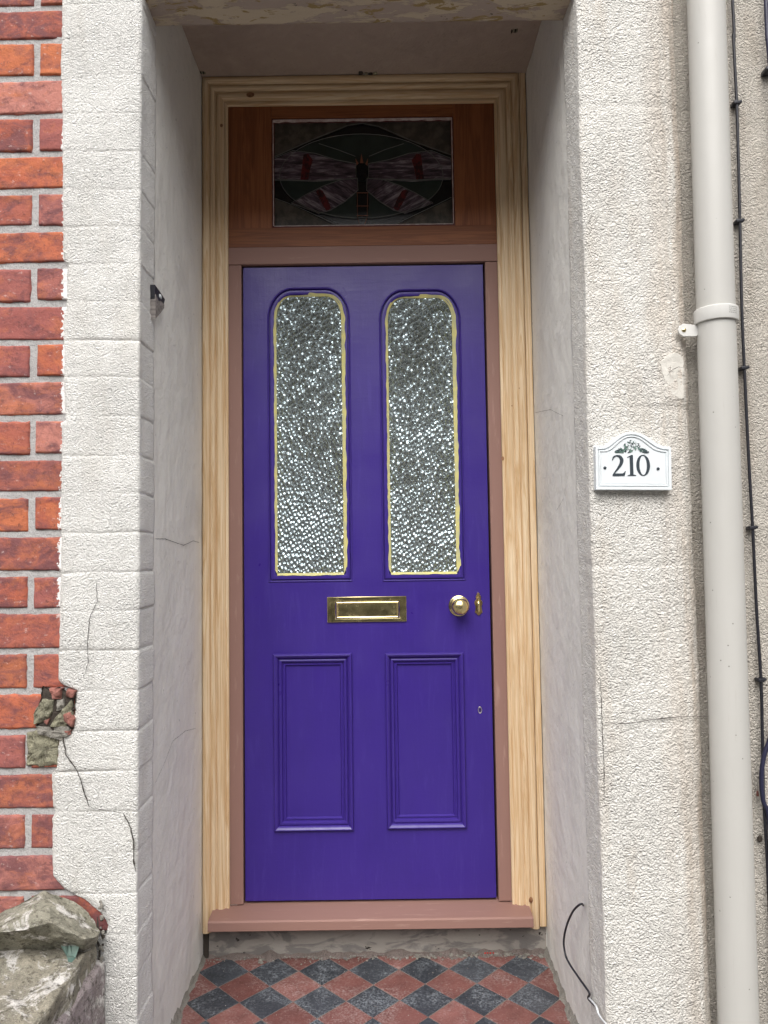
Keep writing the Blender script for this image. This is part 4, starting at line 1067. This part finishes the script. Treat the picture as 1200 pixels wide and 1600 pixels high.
# ------------------------------------------------------------------ downpipe
def pipe():
    A = Vector((.850, -.660, 2.62)); B = Vector((.8285, -.660, -.30)); Rp = .0428
    def c(z): t = (A.z - z) / (A.z - B.z); return A.lerp(B, t)
    dp = empty('downpipe', (B.x, B.y, B.z), 'grey-white plastic rainwater pipe standing right of the house number', 'drainpipe')
    mb = MB(); mb.tube([c(3.9), c(1.602)] + [c(z) for z in (1.2, .8, .4, -.3)], Rp, 48); mb.build('pipe', MAT_PIPE, dp, True)
    # bracket: band, strap end and lug
    mb = MB(); zc = 1.617; n = 48; vs = []; pr = [(Rp - .001, -.0165), (Rp + .0055, -.0165), (Rp + .0062, -.0150), (Rp + .0062, .0140), (Rp + .0050, .0155), (Rp - .001, .0155)]
    for r, h in pr:
        for j in range(n): a = 2 * math.pi * j / n; p = c(zc + h); vs.append((p.x + r * math.cos(a), p.y + r * math.sin(a), zc + h))
    fs = [(i * n + j, i * n + (j + 1) % n, ((i + 1) % len(pr)) * n + (j + 1) % n, ((i + 1) % len(pr)) * n + j) for i in range(len(pr)) for j in range(n)]
    mb.add(vs, fs); clip = mb.build('pipe_clip', MAT_PLASTIC, dp, True)
    L = lambda u, v: atY(1060 + u / 8, 440 + v / 8, -.657)
    ol = [(p.x, p.z) for p in [L(0, 600), L(15, 555), L(50, 530), L(100, 528), L(240, 545), L(300, 560), L(300, 625), L(220, 684), L(60, 684), L(15, 650)]]
    me = curve_mesh([ol], -.657, .006, .0008); link('lug', me, MAT_PLASTIC, clip)
    p = L(68, 605); mb = MB(); mb.lathe((p.x, -.657, p.z), [(.0052, 0), (.0050, .0015), (.0035, .0026), (.0005, .0028)], 18); mb.build('screw', MAT_BRASS, clip, True)
    # faint moulded lettering, too small to read
    rnd = random.Random(8); mb = MB()
    for r_i in range(4):
        x = 0
        while x < .022:
            w_ = rnd.uniform(.0008, .003); a0 = -math.pi / 2 + .18 + x / Rp; a1 = a0 + w_ / Rp; z = zc + .009 - r_i * .0045; h = .0009; rr = Rp + .0065; p = c(z)
            mb.add([(p.x + rr * math.cos(a), p.y + rr * math.sin(a), z + s_) for a, s_ in ((a0, -h), (a1, -h), (a1, h), (a0, h))], [(0, 1, 2, 3)]); x += w_ + rnd.uniform(.0006, .0016)
    mb.build('moulded_lettering', MAT_PLASTIC_D, clip)
pipe()

# ------------------------------------------------------------------ cables
def cables():
    Y = -.612
    cb = empty('cable', (.93, Y, -.3), 'thin black cable clipped down the wall right beside the downpipe', 'cable')
    path = [atY(a, b, Y) for a, b in [(1143, -30), (1146, 60), (1151, 160), (1154, 260), (1156, 345), (1159, 480), (1163, 575), (1170, 720), (1176, 825), (1182, 950), (1189, 1063), (1191, 1140), (1193, 1240), (1198, 1330), (1203, 1450), (1207, 1560), (1210, 1700)]]
    top = path[0].copy(); top.z = 3.9; top.x -= .02
    mb = MB(); mb.tube(smoothpath([top] + path, 6), .0036, 10); mb.build('sheath', MAT_CABLE, cb, True)
    for (px, py) in ((1151, 160), (1155, 345), (1162.5, 575), (1175.5, 825), (1189, 1063)):
        p = atY(px, py, Y - .002); mb = MB()
        mb.box(p.x - .0075, p.x + .0075, Y - .0055, -.596, p.z - .0042, p.z + .0042, .0015); mb.lathe((p.x + .0095, Y, p.z + .002), [(.0035, -.012), (.0042, .0), (.0035, .004), (.001, .005)], 12)
        mb.build('cable_clip', MAT_CABLE, cb, True)
    c2 = empty('cable', (1.0, Y, -.3), 'thick blue-black cable bowing in from the right edge of the picture', 'cable')
    pts = [atY(a, b, Y) for a, b in [(1193, -20), (1196, 50), (1201, 115), (1212, 300), (1222, 560), (1228, 850), (1216, 1060), (1202, 1145), (1191, 1180), (1187, 1215), (1190, 1250), (1199, 1280), (1204, 1400), (1208, 1560), (1212, 1700)]]
    pts = [Vector((p.x, p.y - (.008 if 1.0 else 0), p.z)) for p in pts]
    top = pts[0].copy(); top.z = 3.9
    mb = MB(); mb.tube(smoothpath([top] + pts, 6), .0052, 12); mb.build('sheath', MAT_CABLE_B, c2, True)
    p = atY(1196, 111, Y); mb = MB(); mb.box(p.x - .004, p.x + .018, Y - .013, -.596, p.z - .005, p.z + .005, .002); mb.build('cable_clip', MAT_CABLE, c2, True)
    # loose doorbell wire on the right porch wall
    bw = empty('bell_wire', (X1, -.47, 0), 'loose black wire with a bare white end curling out of the right porch wall', 'wire')
    q = [(370, 250), (360, 236), (325, 248), (262, 312), (205, 425), (165, 560), (152, 690), (176, 830), (232, 940), (300, 1040), (370, 1140), (430, 1225), (444, 1265), (428, 1300), (450, 1335), (500, 1385)]
    off = [0, .010, .018, .024, .028, .030, .030, .028, .024, .020, .016, .012, .010, .008, .006, .004]
    P = [atX(860 + u / 7.27, 1380 + v / 7.27, X1 - .001 - o_) for (u, v), o_ in zip(q, off)]
    mb = MB(); mb.tube(smoothpath(P, 6), .0026, 10); mb.build('black_wire', MAT_CABLE, bw, True)
    q = [(440, 1308), (480, 1350), (525, 1410), (545, 1480), (585, 1545), (640, 1610), (700, 1700)]
    P = [atX(860 + u / 7.27, 1380 + v / 7.27, X1 - .009) for u, v in q]
    mb = MB(); mb.tube(smoothpath(P, 5), [.0022 + .0008 * abs(N(i * .7, 1, 1)) for i in range(31)], 8); mb.build('white_wire', MAT_WHITE, bw, True)
    # little bracket peeping round the left pier
    br = empty('wall_bracket', (X0, -.49, 1.69), 'small black and weathered grey bracket peeping out on the left porch wall', 'bracket')
    z6 = lambda u, v: atX(230 + u / 17.14, 430 + v / 17.14, X0 + .012)
    def prism(pts, x0_, x1_, name, mat):
        P = [z6(u, v) for u, v in pts]; n = len(P); vs = [(x, p.y, p.z) for x in (x0_, x1_) for p in P]
        fs = [tuple(range(n))[::-1], tuple(n + i for i in range(n))] + [(i, (i + 1) % n, n + (i + 1) % n, n + i) for i in range(n)]
        m_ = MB(); m_.add(vs, fs); return m_.build(name, mat, br)
    prism([(206, 252), (215, 263), (340, 440), (478, 650), (440, 790), (300, 720), (206, 640)], X0 - .004, X0 + .012, 'black_cap', MAT_CABLE)
    prism([(206, 600), (215, 510), (290, 700), (350, 690), (442, 792), (440, 880), (330, 1030), (212, 1160), (206, 1160)], X0 - .004, X0 + .0135, 'wooden_block', MAT_GREYWOOD)
    p = z6(345, 570); v, f = rock((X0 + .0125, p.y, p.z), (.003, .0105, .0065), 3, 3, .05, .1); part('pale_screw_head', v, f, MAT_WHITE, br, True)
cables()

# ------------------------------------------------------------------ broken garden wall with its coping
def block(name, V8, mat, parent, seed, amp=.006, st=.010, F=((3, 2, 1, 0), (4, 5, 6, 7), (0, 1, 5, 4), (1, 2, 6, 5), (2, 3, 7, 6), (3, 0, 4, 7)), bev=.007):
    """rough block from eight corners: bottom ring 0-3, top ring 4-7"""
    bm = bmesh.new(); vs = [bm.verts.new(v) for v in V8]
    for f in F: bm.faces.new([vs[i] for i in f])
    bmesh.ops.bevel(bm, geom=bm.edges[:], offset=bev, segments=2, profile=.6, affect='EDGES')
    bmesh.ops.triangulate(bm, faces=bm.faces[:])
    for _ in range(6):
        L = [e for e in bm.edges if e.calc_length() > st * 1.6]
        if not L: break
        bmesh.ops.subdivide_edges(bm, edges=L, cuts=1); bmesh.ops.triangulate(bm, faces=[f for f in bm.faces if len(f.verts) > 3])
    bm.normal_update(); bmesh.ops.recalc_face_normals(bm, faces=bm.faces[:]); bm.normal_update()
    for v in bm.verts:
        p = v.co; d = FB(p.x * 16 + seed, p.y * 16, p.z * 16, 4)
        s_ = abs(N(p.x * 9, p.y * 9 + seed, p.z * 9)); v.co = p + v.normal * (amp * d - amp * 1.2 * max(0, s_ - .35))
    me = bpy.data.meshes.new('m'); bm.to_mesh(me); bm.free(); return link(name, me, mat, parent, False)
def garden_wall():
    gw = empty('garden_wall', (-.78, -1.0, -.28), 'low stone garden wall flaking white paint, butting against the house at bottom left', 'wall')
    P = lambda px, py, Y: atY(px, py, Y)
    xr, xl = -.602, -.93
    block('wall_top', [(xl, -1.9, -.27), (xr + .035, -1.9, -.27), (xr + .02, -.652, -.27), (xl, -.652, -.27), (xl, -1.9, .16), (xr - .02, -1.9, .145), (xr + .004, -.652, .222), (xl, -.652, .240)], MAT_STONE, gw, 4, .011, .014)
    # rendered right-hand cheek in purple grey with a greenish scar
    block('rendered_cheek', [(xr + .022, -1.9, -.27), (xr + .046, -1.9, -.27), (xr + .032, -.648, -.27), (xr + .010, -.648, -.27), (xr - .01, -1.9, .118), (xr + .012, -1.9, .105), (xr + .018, -.648, .165), (xr + .0, -.648, .175)], MAT_STONE3, gw, 6, .006, .010)
    V = [P(70, 1389, -.656), P(-70, 1462, -.658), P(130, 1416, -.655), P(159, 1453, -.660), P(152, 1464, -.720), P(132, 1468, -.765), P(80, 1441, -.775), P(46, 1450, -.800), P(-10, 1458, -.790), P(-70, 1478, -.790),
         P(150, 1476, -.700), P(133, 1478, -.740), P(76, 1467, -.745), P(10, 1466, -.760), P(-70, 1500, -.770), P(-70, 1520, -.66), P(130, 1500, -.655), P(62, 1412, -.715)]
    F = [(0, 2, 3), (0, 3, 4), (0, 4, 5), (0, 5, 6), (0, 6, 17), (17, 6, 7), (17, 7, 8), (0, 17, 8), (0, 8, 1), (1, 8, 9), (5, 11, 12, 6), (6, 12, 7), (7, 12, 13, 8), (8, 13, 14, 9), (3, 16, 10), (3, 10, 4), (4, 10, 11, 5),
         (2, 16, 3), (0, 16, 2), (0, 15, 16), (0, 1, 15), (1, 9, 14, 15), (10, 16, 11), (11, 16, 12), (12, 16, 15), (12, 15, 13), (13, 15, 14)]
    cp = block('coping_stone', V, MAT_STONE4, None, 9, .0075, .0055, F, .003)
    cp.data.update(); tag(cp, 'broken pointed coping stone of green-grey sandstone, lying on the end of the garden wall', 'stone')
    pts = [(86, 1490 - 8), (104, 1484), (122, 1492), (124, 1500), (114, 1508), (108, 1510), (104, 1500), (92, 1498)]
    vs = [];
    for a, b in [(84, 1481), (94, 1483), (104, 1486), (118, 1490), (124, 1495), (118, 1500), (112, 1507), (106, 1508), (104, 1500), (94, 1494), (87, 1489)]:
        q = ray(a, b); t = (.214 - CAM.z) / q.z; p = CAM + q * t; vs.append((p.x, p.y, .2))
    # project on the wall top so it follows the stone
    bpy.context.view_layer.update(); dg = bpy.context.evaluated_depsgraph_get()
    fan = []; cx = sum(v[0] for v in vs) / len(vs); cy = sum(v[1] for v in vs) / len(vs); n = len(vs)
    for r in (1, .66, .33):
        for v in vs: fan.append([cx + (v[0] - cx) * r, cy + (v[1] - cy) * r, 0])
    fan.append([cx, cy, 0])
    for q in fan:
        hit, loc, nn, *_ = SC.ray_cast(dg, Vector((q[0], q[1], .24)), Vector((0, 0, -1))); q[2] = (loc.z if hit else .2) + .0012
    fs = [(k * n + i, k * n + (i + 1) % n, (k + 1) * n + (i + 1) % n, (k + 1) * n + i) for k in range(2) for i in range(n)] + [(2 * n + i, 2 * n + (i + 1) % n, 3 * n) for i in range(n)]
    part('green_paint_patch', fan, fs, MAT_GREENPAINT, gw)
    crack(gw, [(152, 1432), (153, 1450), (150, 1466), (156, 1482), (154, 1510), (158, 1545), (156, 1600)], Y=-.650, wid=.0042, seed=21, off=.004)
    # crumbled mortar where wall meets pier
    mb = MB(); rnd = random.Random(2)
    for q in range(60):
        t = rnd.random(); z = .30 - t * .42; x = -.590 + .006 * N(z * 20, 1, 1) + rnd.uniform(-.004, .004); s_ = rnd.uniform(.003, .007)
        v, f = rock((x, -.652 - rnd.uniform(0, .006), z), (s_, s_ * .7, s_ * 1.2), q, 1, .3); mb.add(v, f, 0 if rnd.random() < .75 else 1)
    mb.build('crumbled_mortar', [MAT_CEMENT, MAT_DARKGAP], gw); gw.children[-1]['kind'] = 'stuff'
garden_wall()

# ------------------------------------------------------------------ houses across the street (behind the camera; they shade the porch and show in the brass)
def opposite():
    t_ = empty('terraced_row', (0, -15, -.4), 'unseen row of grey rendered houses across the street', 'house')
    mb = MB(); mb.box(-32, 32, -23, -15, -.4, 6.6); mb.build('wall', MAT_CONC, t_)
    slate = m_mortar('slate', (.10, .10, .12), (.07, .07, .08))
    mb = MB(); mb.add([(-32, -14.7, 6.5), (32, -14.7, 6.5), (32, -19, 9.4), (-32, -19, 9.4), (-32, -23.3, 6.5), (32, -23.3, 6.5)], [(0, 1, 2, 3), (3, 2, 5, 4), (0, 3, 4), (1, 5, 2)]); mb.build('roof', slate, t_)
    for k in range(-6, 7):
        for z in (.7, 3.8):
            mb = MB(); mb.box(k * 4.8 - .7, k * 4.8 + .7, -15.0 + .002, -14.96, z, z + 1.6); mb.build('window', MAT_WHITE, t_)
opposite()
